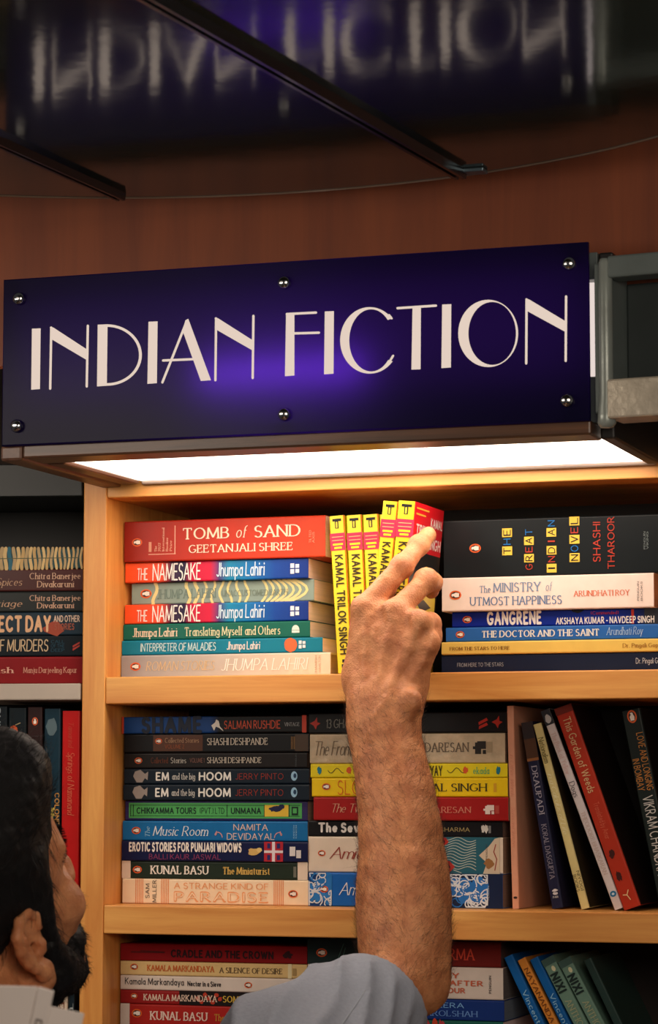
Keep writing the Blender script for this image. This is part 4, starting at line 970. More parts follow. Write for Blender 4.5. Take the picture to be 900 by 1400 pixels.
# ---- lower shelf, books leaning at the right
def a_vin(A): A.text('title', 'Vincent Design', .23, .66, .28, .74, (150, 200, 232), 'sans')
def a_vin2(A): A.text('title', 'Vincent Design', .24, .67, .28, .74, (150, 200, 232), 'sans')
def a_nay(A): A.text('title', 'NAYANANDA MUKERJEE', .06, .72, .28, .74, (120, 66, 24), 'serif')
def a_nixi(A):
    A.poly('title', [A.xz(.075 + .018 * math.cos(t), .42 + .14 * math.sin(t)) for t in [k * PI / 8 for k in range(16)]], (222, 220, 180), 1)
    A.text('title', 'NIXI', .10, .23, .3, .84, (34, 50, 48), 'black'); A.text('author_name', 'ANTHOLOGY', .28, .60, .3, .74, (170, 176, 140), 'serif'); A.rect('photo_band', 0, .045, 0, 1, (70, 98, 92), 0)
g9 = 'books leaning at the right end of the lower shelf'
def lean2(A_, B_, wd, y, *k, **kk):
    a, b = np.array(A_, float), np.array(B_, float)
    B2 = a + (b - a) * (228.0 / np.linalg.norm(b - a))        # carry the spine on below the picture's edge
    return lean(MAIN, A_, tuple(B2), wd, y, *k, hang=True, **kk)
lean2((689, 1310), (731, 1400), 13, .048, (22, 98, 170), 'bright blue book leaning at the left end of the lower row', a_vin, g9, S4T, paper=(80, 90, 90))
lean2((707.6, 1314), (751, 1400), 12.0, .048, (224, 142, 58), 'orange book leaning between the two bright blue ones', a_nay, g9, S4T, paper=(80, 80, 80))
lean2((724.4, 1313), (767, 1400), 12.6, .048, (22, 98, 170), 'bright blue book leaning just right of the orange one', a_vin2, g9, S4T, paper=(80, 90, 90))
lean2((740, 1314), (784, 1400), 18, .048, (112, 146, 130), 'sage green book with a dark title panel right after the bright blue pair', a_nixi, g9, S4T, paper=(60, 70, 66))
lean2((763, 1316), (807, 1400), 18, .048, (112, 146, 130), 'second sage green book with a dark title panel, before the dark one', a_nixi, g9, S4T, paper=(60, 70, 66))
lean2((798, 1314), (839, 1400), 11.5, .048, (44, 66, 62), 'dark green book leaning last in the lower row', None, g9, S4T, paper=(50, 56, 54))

# ---- neighbouring bookcase, upper pile
def l_strip(A):
    for k in range(22): 
        a = .5 + k * .0235
        A.line('wave_bands', [(a + .005 * math.sin(j + k), j / 5) for j in range(6)], .0042 - .0001 * k, ((206, 176, 120), (190, 156, 100), (176, 150, 106))[k % 3] if k != 4 else (30, 96, 116), 1)
    A.line('wave_bands', [(.5, .5), (.98, .48)], .0008, (70, 80, 60), 2)
def l_auth(first):
    def f(A):
        A.text('title', first, .28 if first[0] == 'M' else .32, .665, .42, .74, (190, 150, 120), 'ital'); A.text('author_name', 'Chitra Banerjee', .705, .99, .2, .46, (196, 156, 130), 'serif'); A.text('author_name', 'Divakaruni', .745, .955, .56, .82, (196, 156, 130), 'serif')
    return f
def l_perf(A):
    A.text('title', 'A PERFECT DAY', .3, .825, .22, .8, (216, 170, 130), 'black'); A.text('title', 'AND OTHER', .84, .985, .18, .42, (206, 180, 160), 'bold'); A.text('title', 'STORIES', .845, .955, .52, .76, (150, 80, 60), 'bold')
    blob(A, 'picture_band', .84, .7, .07, .4, (150, 62, 40), 0, 33, .4)
def l_half(A):
    A.text('title', 'HALF MURDERS', .44, .81, .22, .74, (196, 170, 136), 'hand'); 
    for i, t in enumerate(('CALL', 'OF THE', 'DEEP')): A.text('author_name', t, .825, .9, .24 + i * .2, .38 + i * .2, (20, 66, 86), 'sans')
    for k in range(2): A.poly('publisher_mark', [A.xz(*q) for q in ((.945, .5 + k * .14), (.985, .32 + k * .14), (.985, .4 + k * .14), (.947, .6 + k * .14))], (160, 50, 40), 1)
def l_red(A): A.text('title', 'Ash', .48, .62, .4, .6, (214, 160, 140), 'serif'); A.text('author_name', 'Manju Darjeeling Kapur', .67, .97, .4, .6, (204, 140, 120), 'serif')
g10 = 'paperbacks lying in the left bookcase'
U = 'in the dark left bookcase'
def lstack(rows):
    z = L2T + .0003
    for vt, dy, cover, lab, fn in rows:
        p1 = LF.P(113, vt, .012 + dy); zt = LF.P(56, vt, .012 + dy)[2]; L = .192
        x0 = min(p1[0], -.0010) - L
        art = Art(L, zt - z); fn(art)
        make_book(LF.mat(np.array([x0, .012 + dy, z])), L, zt - z - .0003, .125, cover, lab, g10, art, rough=.22)
        z = zt
lstack([(897.4, 0, (126, 26, 30), 'glossy dark red paperback lying on the grey white board at the left edge', l_red),
        (868.3, .001, (20, 28, 34), 'black paperback with narrow cream capitals, ' + U, l_half),
        (836.6, .0015, (34, 50, 62), 'blue black paperback with bold orange white capitals, ' + U, l_perf),
        (808.3, .001, (36, 40, 40), 'charcoal paperback with cream author name, ' + U, l_auth('My Marriage')),
        (777.4, .001, (70, 34, 32), 'maroon brown paperback with cream author name, ' + U, l_auth('Book of Spices')),
        (749.5, .0015, (44, 74, 76), 'thin paperback with tan wavy bands on top of the left edge pile', l_strip)])
# standing books behind the head
def s_red(A): A.text('title', 'Tamarind', .06, .19, .36, .64, (190, 70, 50), 'ital'); A.text('title', 'Springs of Namanand', .21, .53, .3, .66, (214, 110, 80), 'ital')
def s_teal(A): A.text('title', 'THE', .50, .56, .3, .85, (200, 176, 80), 'bold', 90); blob(A, 'photo_band', .09, .55, .05, .4, (84, 104, 112), 1, 41, .3); A.text('author_name', 'COLONEL', .42, .6, .05, .3, (196, 140, 70), 'bold')
def s_mar(A): A.penguin(.07, .5, .4)
def s_dark(A): blob(A, 'picture_band', .115, .7, .03, .26, (196, 84, 40), 1, 44, .2); A.line('picture_band', [(.075, .35), (.085, .6)], .001, (170, 150, 110))
def s_navy(A): A.text('title', 'CHITRA', .0, .22, .4, .7, (150, 160, 166), 'bold')
g11 = 'books standing in the left bookcase behind the head'
def lst(u0, u1, vt, cover, lab, fn, dy=0):
    a, b = LF.P(u0, vt, .012 + dy), LF.P(u1, vt, .012 + dy)
    L = a[2] - L3T - .0005; T = b[0] - a[0] - .0006
    art = Art(L, T)
    if fn: fn(art)
    p = LF.Wd(a); M = Matrix.Translation(Vector(p)) @ Matrix.Rotation(LF.ang, 4, 'Z') @ Matrix(((0, 0, 1, 0), (0, 1, 0, 0), (-1, 0, 0, 0), (0, 0, 0, 1)))
    make_book(M, L, T, .125, cover, lab, g11, art, rough=.28)
lst(85.5, 110.5, 972, (190, 30, 30), 'bright red book standing beside the pine upright behind the head', s_red)
lst(61, 84, 969, (24, 50, 64), 'dark teal glossy book standing left of the bright red one', s_teal)
lst(38, 59, 967, (48, 30, 30), 'maroon book with an orange oval mark standing above the hair', s_mar)
lst(12, 37, 968, (20, 30, 36), 'black book with a small orange patch standing above the hair', s_dark)
lst(-14, 11, 966, (18, 28, 34), 'navy book with pale letters standing at the left edge', s_navy)
g12 = 'books on the low shelf under the beard'
def lst3(u0, u1, cover, lab, fn):
    a, b = LF.P(u0, 1355, .012), LF.P(u1, 1355, .012); zt = LF.P(u0, 1338, .012)[2]
    L = zt - L4T - .0005; T = b[0] - a[0] - .0006; art = Art(L, T); fn(art)
    p = LF.Wd(np.array([a[0], .012, zt])); M = Matrix.Translation(Vector(p)) @ Matrix.Rotation(LF.ang, 4, 'Z') @ Matrix(((0, 0, 1, 0), (0, 1, 0, 0), (-1, 0, 0, 0), (0, 0, 0, 1)))
    make_book(M, L, T, .125, cover, lab, g12, art)
lst3(68, 93.5, (222, 202, 180), 'cream book with brown letters just under the beard', lambda A: A.text('title', 'FICTION', .13, .5, .2, .7, (120, 70, 50), 'serif'))
lst3(94, 103, (24, 38, 46), 'slim dark blue book beside the upright under the beard', lambda A: A.text('title', 'THE DEEP', .14, .6, .25, .75, (170, 180, 180), 'sans'))
#@@BOOKSEND
#@@PERSONSTART
# ================================================================== the person
# smooth solids blended from tapered limbs and ellipsoids, then meshed
class Solid:
    def __init__(s): s.p = []
    def limb(s, a, b, ra, rb, k=.008, op='u'):
        a, b = np.array(a, float), np.array(b, float)
        s.p.append(('L', a, b, ra, rb, k, op, (a + b) / 2, np.linalg.norm(b - a) / 2 + max(ra, rb))); return s
    def chain(s, pts, rs, k=.008):
        for i in range(len(pts) - 1): s.limb(pts[i], pts[i + 1], rs[i], rs[i + 1], k)
        return s
    def ell(s, c, r, R=None, k=.008, op='u'):
        c = np.array(c, float); r = np.array(r, float); R = np.eye(3) if R is None else np.array(R, float)
        s.p.append(('E', c, r, R, None, k, op, c, max(r))); return s
    def ev1(s, q, x):
        if q[0] == 'L':
            _, a, b, ra, rb = q[:5]; ab = b - a; L2 = ab @ ab
            t = np.clip(((x - a) @ ab) / max(L2, 1e-12), 0, 1)
            return np.sqrt(((x - a - t[:, None] * ab) ** 2).sum(1)) - (ra + (rb - ra) * t)
        _, c, r, R = q[:4]; y = (x - c) @ R
        k0 = np.sqrt(((y / r) ** 2).sum(1)); k1 = np.sqrt(((y / r ** 2) ** 2).sum(1)) + 1e-9
        return np.where(k0 < 1e-6, -min(r), k0 * (k0 - 1) / k1)
    def ev(s, x, prims=None):
        d = np.full(len(x), 1.0)
        for q in (s.p if prims is None else prims):
            e = s.ev1(q, x); k = q[5]
            if q[6] == 'u':
                h = np.maximum(k - np.abs(d - e), 0) / k; d = np.minimum(d, e) - h * h * k * .25
            else:
                e = -e; h = np.maximum(k - np.abs(d - e), 0) / k; d = np.maximum(d, e) + h * h * k * .25
        return d

def mesh_solid(sol, lo, hi, h, disp=None, pad=.012):
    lo = np.array(lo, float); hi = np.array(hi, float); B = 16
    nb = np.ceil((hi - lo) / (h * B)).astype(int); n = nb * B + 1
    F = np.full(tuple(n), 1.0, np.float32)
    half = B * h / 2; rad = half * math.sqrt(3)
    cs = np.array([q[7] for q in sol.p]); rs = np.array([q[8] for q in sol.p])
    ax = np.arange(B + 1) * h
    gx = np.stack(np.meshgrid(ax, ax, ax, indexing='ij'), -1).reshape(-1, 3)
    for bi in range(nb[0]):
        for bj in range(nb[1]):
            for bk in range(nb[2]):
                o = lo + np.array([bi, bj, bk]) * B * h; c = o + half
                near = np.linalg.norm(cs - c, axis=1) - rs
                idx = np.nonzero(near < rad + pad)[0]
                if not len(idx): continue
                d = sol.ev(c[None], [sol.p[i] for i in idx])[0]
                sl = (slice(bi * B, bi * B + B + 1), slice(bj * B, bj * B + B + 1), slice(bk * B, bk * B + B + 1))
                if d > rad + pad: continue
                if d < -rad - pad: F[sl] = -1; continue
                x = gx + o; v = sol.ev(x, [sol.p[i] for i in idx])
                if disp is not None: v = v - disp(x)
                F[sl] = v.reshape(B + 1, B + 1, B + 1)
    ins = F < 0
    cnt = sum(ins[a:n[0] - 1 + a, b:n[1] - 1 + b, c:n[2] - 1 + c].astype(np.int8) for a in (0, 1) for b in (0, 1) for c in (0, 1))
    ci = np.argwhere((cnt > 0) & (cnt < 8)); idm = np.full(cnt.shape, -1, np.int32); idm[tuple(ci.T)] = np.arange(len(ci))
    acc = np.zeros((len(ci), 3)); num = np.zeros(len(ci))
    offs = [np.array(o) for o in ((0, 0, 0), (1, 0, 0), (0, 1, 0), (1, 1, 0), (0, 0, 1), (1, 0, 1), (0, 1, 1), (1, 1, 1))]
    val = [F[tuple((ci + o).T)].astype(float) for o in offs]
    for i in range(8):
        for j in range(i + 1, 8):
            if np.abs(offs[i] - offs[j]).sum() != 1: continue
            m = (val[i] < 0) != (val[j] < 0); t = np.where(m, val[i] / np.where(m, val[i] - val[j], 1), 0)
            acc += np.where(m[:, None], offs[i] + t[:, None] * (offs[j] - offs[i]), 0); num += m
    V = lo + (ci + acc / num[:, None]) * h
    faces = []
    for a in range(3):
        b, c = (a + 1) % 3, (a + 2) % 3
        s0 = [slice(None)] * 3; s1 = [slice(None)] * 3; s0[a] = slice(0, -1); s1[a] = slice(1, None)
        x = ins[tuple(s0)]; y = ins[tuple(s1)]; e = np.argwhere(x != y)
        e = e[(e[:, b] > 0) & (e[:, c] > 0) & (e[:, b] < n[b] - 1) & (e[:, c] < n[c] - 1)]
        fl = x[tuple(e.T)]
        db = np.zeros(3, int); db[b] = 1; dc = np.zeros(3, int); dc[c] = 1
        q = np.stack([idm[tuple((e - db - dc).T)], idm[tuple((e - dc).T)], idm[tuple(e.T)], idm[tuple((e - db).T)]], 1)
        q[~fl] = q[~fl][:, ::-1]; faces.append(q)
    Q = np.concatenate(faces); Q = Q[(Q >= 0).all(1)]
    return V, Q
def solid_object(name, V, Q, mat, parent=None, smooth_it=0):
    me = bpy.data.meshes.new(name)
    me.vertices.add(len(V)); me.vertices.foreach_set('co', V.astype(np.float32).ravel())
    me.loops.add(len(Q) * 4); me.loops.foreach_set('vertex_index', Q.astype(np.int32).ravel())
    me.polygons.add(len(Q)); me.polygons.foreach_set('loop_start', np.arange(0, len(Q) * 4, 4, dtype=np.int32))
    me.update(calc_edges=True); me.validate(); me.polygons.foreach_set('use_smooth', [True] * len(me.polygons))
    me.materials.append(mat)
    o = bpy.data.objects.new(name, me); COL.objects.link(o)
    if smooth_it:
        md = o.modifiers.new('smooth', 'SMOOTH'); md.factor = .5; md.iterations = smooth_it
    if parent is not None:
        o.parent = parent
    return o

def vnoise(x, s, seed=0):
    """smooth value noise in [-1,1]"""
    q = x * s + seed * 17.13; i = np.floor(q).astype(np.int64); f = q - i; f = f * f * (3 - 2 * f)
    def hsh(a): 
        v = (a[:, 0] * 73856093) ^ (a[:, 1] * 19349663) ^ (a[:, 2] * 83492791); v = (v ^ (v >> 13)) * 1274126177 & 0x7fffffff
        return (v % 10007) / 5003.5 - 1
    r = 0
    for a in (0, 1):
        for b in (0, 1):
            for c in (0, 1):
                wgt = (f[:, 0] if a else 1 - f[:, 0]) * (f[:, 1] if b else 1 - f[:, 1]) * (f[:, 2] if c else 1 - f[:, 2])
                r = r + wgt * hsh(i + np.array([a, b, c]))
    return r

def mm(px, p): return px / ppm(p)
B_ = Solid()
# ---- forearm: two blended bones, thumb side and little-finger side, following the outline in the picture
st = [(481, 570, 957, -.132, .60), (481, 564, 978, -.134, .62), (484, 568, 1006, -.138, .64), (491, 577, 1047, -.146, .66), (495, 588, 1088, -.154, .70), (496.5, 598, 1140, -.164, .74),
      (495, 607, 1200, -.176, .78), (495, 608, 1245, -.185, .80), (497, 608, 1290, -.194, .82), (505, 606, 1325, -.20, .8)]
lc, rc, lr = [], [], []
for ul, ur, v, y, f in st:
    w_ = (ur - ul) / 2; r = w_ * f
    lc.append(P(ul + r, v, y)); rc.append(P(ur - r, v, y)); lr.append(mm(r, lc[-1]))
B_.chain(lc, lr, .02); B_.chain(rc, lr, .02)
wrist = P(523, 950, -.130)
# elbow, upper arm to the shoulder
elb = P(556, 1336, -.205); sho = P(262, 1640, -.50)
B_.limb(P(566, 1338, -.20), P(579, 1352, -.205), .029, .018, .015)
B_.limb(P(585, 1300, -.195), P(590, 1356, -.205), .015, .010, .012)
B_.limb(elb, sho, .033, .054, .02)
# ---- palm: four metacarpals fanning from the wrist
mcp = {'i': P(498, 833, -.116), 'm': P(538, 838, -.121), 'r': P(573, 851, -.125), 'p': P(585, 880, -.121)}
mbase = {'i': P(490, 925, -.120), 'm': P(512, 932, -.126), 'r': P(536, 940, -.128), 'p': P(560, 945, -.122)}
for f, r0, r1 in (('i', .0130, .0122), ('m', .0130, .0118), ('r', .0125, .0114), ('p', .0120, .0110)):
    B_.limb(mbase[f], mcp[f], r0, r1, .017)
B_.limb(P(503, 958, -.128), P(494, 925, -.118), .017, .0145, .012); B_.limb(P(548, 960, -.126), P(560, 940, -.118), .019, .0140, .016)
B_.ell((mcp['i'] + mcp['p'] + mbase['i'] + mbase['p']) / 4 + np.array([0, .002, 0]), (.030, .0115, .038), k=.018)
# knuckles and tendons
for f, dx, dy, r in (('i', 0, 0, .0088), ('m', 0, 0, .0086), ('r', 0, 0, .0080), ('p', 0, 0, .0068)):
    c = mcp[f]; B_.ell(c + np.array([0, -.0060, .001]), (r, .0085, r), k=.006)
B_.ell(P(563, 958, -.148), (.0105, .008, .011), k=.010)                        # wrist bone
# fleshy web of the thumb behind the palm
B_.limb(P(500, 935, -.112), P(500, 880, -.092), .016, .014, .016)
B_.limb(P(500, 880, -.092), P(512, 836, -.076), .013, .0105, .010); B_.limb(P(512, 836, -.076), P(532, 806, -.071), .0100, .0080, .006)
# ---- fingers
def finger(pts, rs, k=.006):
    B_.chain(pts, rs, k)
    for p_, r_ in zip(pts[1:-1], rs[1:-1]): B_.ell(p_ + np.array([-.0008, -.0012, .0006]), (r_ * 1.01, r_ * 1.01, r_ * 1.01), k=.006)
i_pts = [P(499, 831, -.117), P(550, 775, -.094), P(573, 746, -.068), P(585.5, 731.5, -.048)]
finger(i_pts, [.0118, .0099, .0089, .0080])
m_pts = [P(541, 836, -.121), P(584, 793.5, -.092), P(592, 797, -.064), P(590, 808, -.048)]
finger(m_pts, [.0112, .0101, .0084, .0074])
r_pts = [P(573, 851, -.126), P(589, 853, -.094), P(582, 874, -.074), P(570, 884, -.080)]
finger(r_pts, [.0112, .0094, .0082, .0074])
p_pts = [P(585, 880, -.121), P(590, 872, -.096), P(586, 888, -.080), P(576, 895, -.086)]
finger(p_pts, [.0106, .0088, .0078, .0070])
# webs between the knuckles
B_.limb(P(520, 838, -.112), P(556, 848, -.114), .0085, .0085, .01)

# tendons, veins and the hollows between the knuckles, laid on the back of the hand
def on_back(u, v):
    ys = np.linspace(-.20, -.07, 261); pts = np.array([P(u, v, y) for y in ys]); f = B_.ev(pts); i = np.nonzero(f < 0)[0]
    return pts[i[0]] if len(i) else pts[-1]
relief = []
for pts_, r0, r1, ins_, k_ in (([(502, 843), (500, 868), (498, 895), (499, 925)], .0034, .0024, .0018, .006), ([(538, 848), (531, 875), (523, 902), (517, 932)], .0036, .0024, .0018, .006),
        ([(570, 862), (559, 885), (546, 910), (534, 936)], .0034, .0024, .0018, .006), ([(586, 886), (576, 905), (564, 925)], .0026, .0020, .0016, .006),
        ([(516, 905), (520, 885), (512, 868), (516, 852)], .0017, .0014, .0006, .003), ([(540, 925), (546, 902), (552, 884), (556, 868)], .0017, .0014, .0006, .003), ([(508, 1010), (512, 980), (530, 955), (540, 925)], .0020, .0017, .0008, .004)):
    q_ = [on_back(*p) for p in pts_]; n_ = len(q_)
    relief.append(([p + np.array([0, ins_, 0]) for p in q_], [r0 + (r1 - r0) * i / (n_ - 1) for i in range(n_)], k_))
holes = [(on_back(520, 842), .0060), (on_back(555, 852), .0060), (on_back(581, 870), .0045)]
for q_, r_q, k_ in relief: B_.chain(q_, r_q, k_)
for c_, r_h in holes: B_.ell(c_ + np.array([0, -.0032, 0]), (r_h * .8, .0050, r_h * 1.3), None, .006, 's')
# ---- head: local axes (right, forward, up) set from the view of the ear and brow
AL, PH, RL = math.radians(53), math.radians(38), math.radians(12)
away = np.array([-math.sin(YAW), math.cos(YAW), 0.]); imr = RGT; upw = np.array([0, 0, 1.])
def cam2w(x, z, a): return imr * x + upw * z + away * a
HF = cam2w(math.cos(AL) * math.cos(PH), math.sin(PH), math.sin(AL) * math.cos(PH))
HU = cam2w(-math.cos(AL) * math.sin(PH), math.cos(PH), -math.sin(AL) * math.sin(PH))
def roll(q):
    v = FWD; return q * math.cos(RL) + np.cross(v, q) * math.sin(RL) + v * (v @ q) * (1 - math.cos(RL))
HF, HU = roll(HF), roll(HU)
HR = np.cross(HF, HU)
HM = np.stack([HR, HF, HU], 1)
EARL = np.array([.074, -.012, -.008])
ear_w = P(34, 1292, -.57)
HO = ear_w - HM @ EARL
def H(x, y, z): return HO + HM @ np.array([x, y, z])
def HE(c, r, k=.012, tilt=None, op='u'):
    R = HM if tilt is None else HM @ np.array(tilt)
    B_.ell(H(*c), r, R, k, op)
def rotx(a): c, s = math.cos(a), math.sin(a); return np.array([[1, 0, 0], [0, c, -s], [0, s, c]])
def rotz_(a): c, s = math.cos(a), math.sin(a); return np.array([[c, -s, 0], [s, c, 0], [0, 0, 1]])
HE((0, -.012, .045), (.075, .096, .082)); HE((0, .030, .030), (.066, .066, .075), .02)        # skull, brow block
HE((0, .052, -.030), (.056, .046, .062), .02)                                             # face
HE((0, .058, -.088), (.034, .034, .026), .02)                                             # chin
for s in (-1, 1):
    B_.limb(H(s * .060, .004, -.052), H(s * .024, .066, -.094), .016, .016, .02)             # jaw
    HE((s * .047, .062, -.022), (.020, .018, .017), .016)                                 # cheekbone
    HE((s * .033, .078, .012), (.019, .014, .012), .010, op='s')                            # eye socket
    HE((s * .032, .071, .010), (.0125, .0125, .0125), .003)                                # eyeball
    B_.limb(H(s * .014, .088, .030), H(s * .050, .066, .030), .008, .008, .010)               # brow ridge
    HE((s * .032, .079, .016), (.014, .006, .003), .004)                                    # lid
    HE((s * .010, .104, -.030), (.0085, .010, .007), .005)                                  # nostril
B_.limb(H(0, .086, .016), H(0, .110, -.022), .0085, .0100, .008); HE((0, .110, -.026), (.0105, .010, .0085), .006)
HE((0, .093, -.054), (.022, .010, .006), .005); HE((0, .091, -.064), (.020, .010, .007), .005)   # lips
B_.limb(H(0, -.03, -.03), P(-40, 1540, -.60), .056, .058, .03)                              # neck
B_.limb(P(-40, 1540, -.60), sho, .055, .054, .05)                                          # shoulder bridge under the shirt
# ears: disc, rim, lobe and hollow
for s in (-1, 1):
    def E(y, z, x=0): return H(s * (EARL[0] + x), EARL[1] + y, EARL[2] + z)
    def EE(y, z, x): return H(*(np.array([s * EARL[0], EARL[1], EARL[2]]) + rotz_(s * math.radians(9)) @ rotx(math.radians(8)) @ np.array([s * x, y, z])))
    B_.ell(EE(.000, .004, .004), (.006, .0175, .028), HM @ rotz_(s * math.radians(9)) @ rotx(math.radians(8)), .004)
    rim_ = [(.012, .010), (.013, .022), (.006, .031), (-.006, .032), (-.0155, .024), (-.0175, .010), (-.0145, -.004), (-.009, -.016), (-.002, -.026)]
    pts_ = [EE(y, z, .0105) for y, z in rim_]
    B_.chain(pts_, [.0032, .0038, .0042, .0045, .0046, .0046, .0044, .0042, .0046], .003)
    B_.ell(EE(.002, -.029, .008), (.0062, .0092, .0105), HM, .004)                          # lobe
    B_.ell(EE(.001, .006, .0125), (.0065, .0095, .0165), HM @ rotz_(s * math.radians(9)) @ rotx(math.radians(8)), .004, 's')
    B_.limb(EE(-.008, -.008, .010), EE(-.008, .014, .0095), .003, .0034, .003); B_.limb(EE(.010, -.006, .009), EE(.0085, -.012, .0085), .0040, .0030, .004)  # inner fold, tragus
    B_.limb(EE(.001, -.004, .011), EE(.003, -.004, -.004), .0042, .0036, .002, 's')            # ear canal

def skin_disp(x):
    return .00035 * vnoise(x, 240) + .0005 * vnoise(x, 90, 2)
allp = np.concatenate([[q[7] - q[8] for q in B_.p], [q[7] + q[8] for q in B_.p]])
V, Q = mesh_solid(B_, allp.min(0) - .012, allp.max(0) + .012, .0017, skin_disp)
m_skin = bpy.data.materials.new('skin'); m_skin.use_nodes = True; nt = m_skin.node_tree; b = nt.nodes['Principled BSDF']
tc = nt.nodes.new('ShaderNodeTexCoord')
n1 = nt.nodes.new('ShaderNodeTexNoise'); n1.inputs['Scale'].default_value = 55; n1.inputs['Detail'].default_value = 6; n1.inputs['Roughness'].default_value = .6
n2 = nt.nodes.new('ShaderNodeTexNoise'); n2.inputs['Scale'].default_value = 420; n2.inputs['Detail'].default_value = 4
v2 = nt.nodes.new('ShaderNodeTexVoronoi'); v2.inputs['Scale'].default_value = 520
r = nt.nodes.new('ShaderNodeValToRGB'); r.color_ramp.elements[0].position = .3; r.color_ramp.elements[1].position = .7
r.color_ramp.elements[0].color = lin((176, 105, 66)) + (1,); r.color_ramp.elements[1].color = lin((220, 151, 102)) + (1,)
bp = nt.nodes.new('ShaderNodeBump'); bp.inputs['Strength'].default_value = .30; bp.inputs['Distance'].default_value = .0012
ad = nt.nodes.new('ShaderNodeMath'); ad.operation = 'ADD'
for n_ in (n1, n2, v2): nt.links.new(tc.outputs['Object'], n_.inputs['Vector'])
nt.links.new(n1.outputs['Fac'], r.inputs[0]); nt.links.new(r.outputs[0], b.inputs['Base Color'])
nt.links.new(n2.outputs['Fac'], ad.inputs[0]); nt.links.new(v2.outputs['Distance'], ad.inputs[1]); nt.links.new(ad.outputs[0], bp.inputs['Height']); nt.links.new(bp.outputs['Normal'], b.inputs['Normal'])
b.inputs['Roughness'].default_value = .52; b.inputs['Specular IOR Level'].default_value = .4
b.inputs['Subsurface Weight'].default_value = .12; b.inputs['Subsurface Radius'].default_value = (.008, .003, .0015); b.inputs['Subsurface Scale'].default_value = .6
person = solid_object('person', V, Q, m_skin, None, 1)
tag(person, 'dark haired bearded person in a blue grey shirt reaching up to pull a yellow book', 'person')
print('person verts', len(V))

# ---- hair: a thick cap with a high front, plus strands that break its outline
m_hair = pmat('black_hair', (13, 12, 13), .6, .25, noise=.3, nscale=150, bump=.4)
Hh = Solid()
def hh(c, r, k=.02, op='u', tilt=None): Hh.ell(H(*c), r, HM if tilt is None else HM @ tilt, k, op)
hh((0, -.016, .052), (.085, .106, .092)); hh((0, .046, .096), (.062, .050, .038), .03); hh((0, .074, .102), (.046, .028, .026), .025)
hh((0, -.070, -.010), (.066, .050, .070), .02)
for s in (-1, 1): hh((s * .064, .010, .022), (.020, .034, .045), .015); hh((s * .068, .018, -.012), (.012, .012, .030), .01)
hh((0, .100, .020), (.072, .052, .062), .006, 's')                                        # the open face
for s in (-1, 1):
    hh((s * .086, .060, .000), (.040, .036, .060), .006, 's')                                # temples and cheeks
    hh((s * .084, -.014, -.022), (.024, .026, .038), .006, 's')                              # round the ears
hh((0, -.02, -.105), (.09, .10, .05), .01, 's')
def hair_disp(x):
    l = (x - HO) @ HM
    return .0012 * vnoise(l * np.array([1, .35, .35]), 210) + .0008 * vnoise(l, 320, 3)
ap = np.concatenate([[q[7] - q[8] for q in Hh.p if q[6] == 'u'], [q[7] + q[8] for q in Hh.p if q[6] == 'u']])
V2, Q2 = mesh_solid(Hh, ap.min(0) - .01, ap.max(0) + .01, .0026, hair_disp)
hair = solid_object('hair', V2, Q2, m_hair, person)
# ---- beard: jaw, chin and cheek
Bd = Solid()
def bd(c, r, k=.014, op='u'): Bd.ell(H(*c), r, HM, k, op)
for s in (-1, 1):
    Bd.limb(H(s * .067, .016, -.028), H(s * .058, .024, -.060), .0125, .018, .012); Bd.limb(H(s * .058, .024, -.060), H(s * .026, .064, -.096), .019, .019, .012)
    Bd.limb(H(s * .045, .060, -.060), H(s * .022, .084, -.072), .013, .011, .012); Bd.limb(H(s * .026, .094, -.046), H(s * .006, .102, -.046), .007, .007, .008)
bd((0, .066, -.098), (.032, .030, .024)); bd((0, .020, -.100), (.046, .046, .020))
bd((0, .105, -.060), (.020, .012, .011), .004, 's')
V3, Q3 = mesh_solid(Bd, np.min([q[7] - q[8] for q in Bd.p], 0) - .01, np.max([q[7] + q[8] for q in Bd.p], 0) + .01, .0026, lambda x: .0016 * vnoise(x, 260, 5) + .0014 * vnoise(x, 420, 6))
beard = solid_object('beard', V3, Q3, m_hair, person)
def strands(name, V, Q, count, length, thick, flow, mat, parent, seed, lift=.5, nseg=4, keep=None):
    """thin tapering hairs rooted on a surface, leaning along flow"""
    R = np.random.RandomState(seed); c = V[Q].mean(1)
    e1 = V[Q[:, 2]] - V[Q[:, 0]]; e2 = V[Q[:, 3]] - V[Q[:, 1]]; nr = np.cross(e1, e2); ln = np.linalg.norm(nr, axis=1, keepdims=True) + 1e-12; nr = nr / ln
    if keep is not None: ok = keep(c, nr); c, nr, ln = c[ok], nr[ok], ln[ok]
    pick = R.choice(len(c), min(count, len(c)), replace=False, p=(ln[:, 0] / ln.sum()))
    vs, fs = [], []
    for i in pick:
        p = c[i]; nn = nr[i]; f = flow(p, nn) + R.normal(0, .28, 3); f = f - nn * (f @ nn) * .9; f /= np.linalg.norm(f) + 1e-9
        L = length * (.55 + .8 * R.rand()); d = f + nn * lift * (.5 + R.rand()); d /= np.linalg.norm(d); sd = np.cross(d, nn); sd /= np.linalg.norm(sd) + 1e-9
        k = len(vs); q = p - nn * .0008
        for j in range(nseg + 1):
            t = thick * (1 - .85 * j / nseg)
            up_ = np.cross(sd, d); 
            for a in range(3): vs.append(q + (sd * math.cos(a * 2.0944) + up_ * math.sin(a * 2.0944)) * t)
            q = q + d * L / nseg; d = d - nn * lift * .28 + R.normal(0, .10, 3); d /= np.linalg.norm(d)
        for j in range(nseg):
            for a in range(3): fs.append((k + j * 3 + a, k + j * 3 + (a + 1) % 3, k + j * 3 + 3 + (a + 1) % 3, k + j * 3 + 3 + a))
    o = solid_object(name, np.array(vs), np.array(fs), mat, parent); return o
hflow = lambda p, nn: -.3 * HF - .9 * HU + .15 * HR
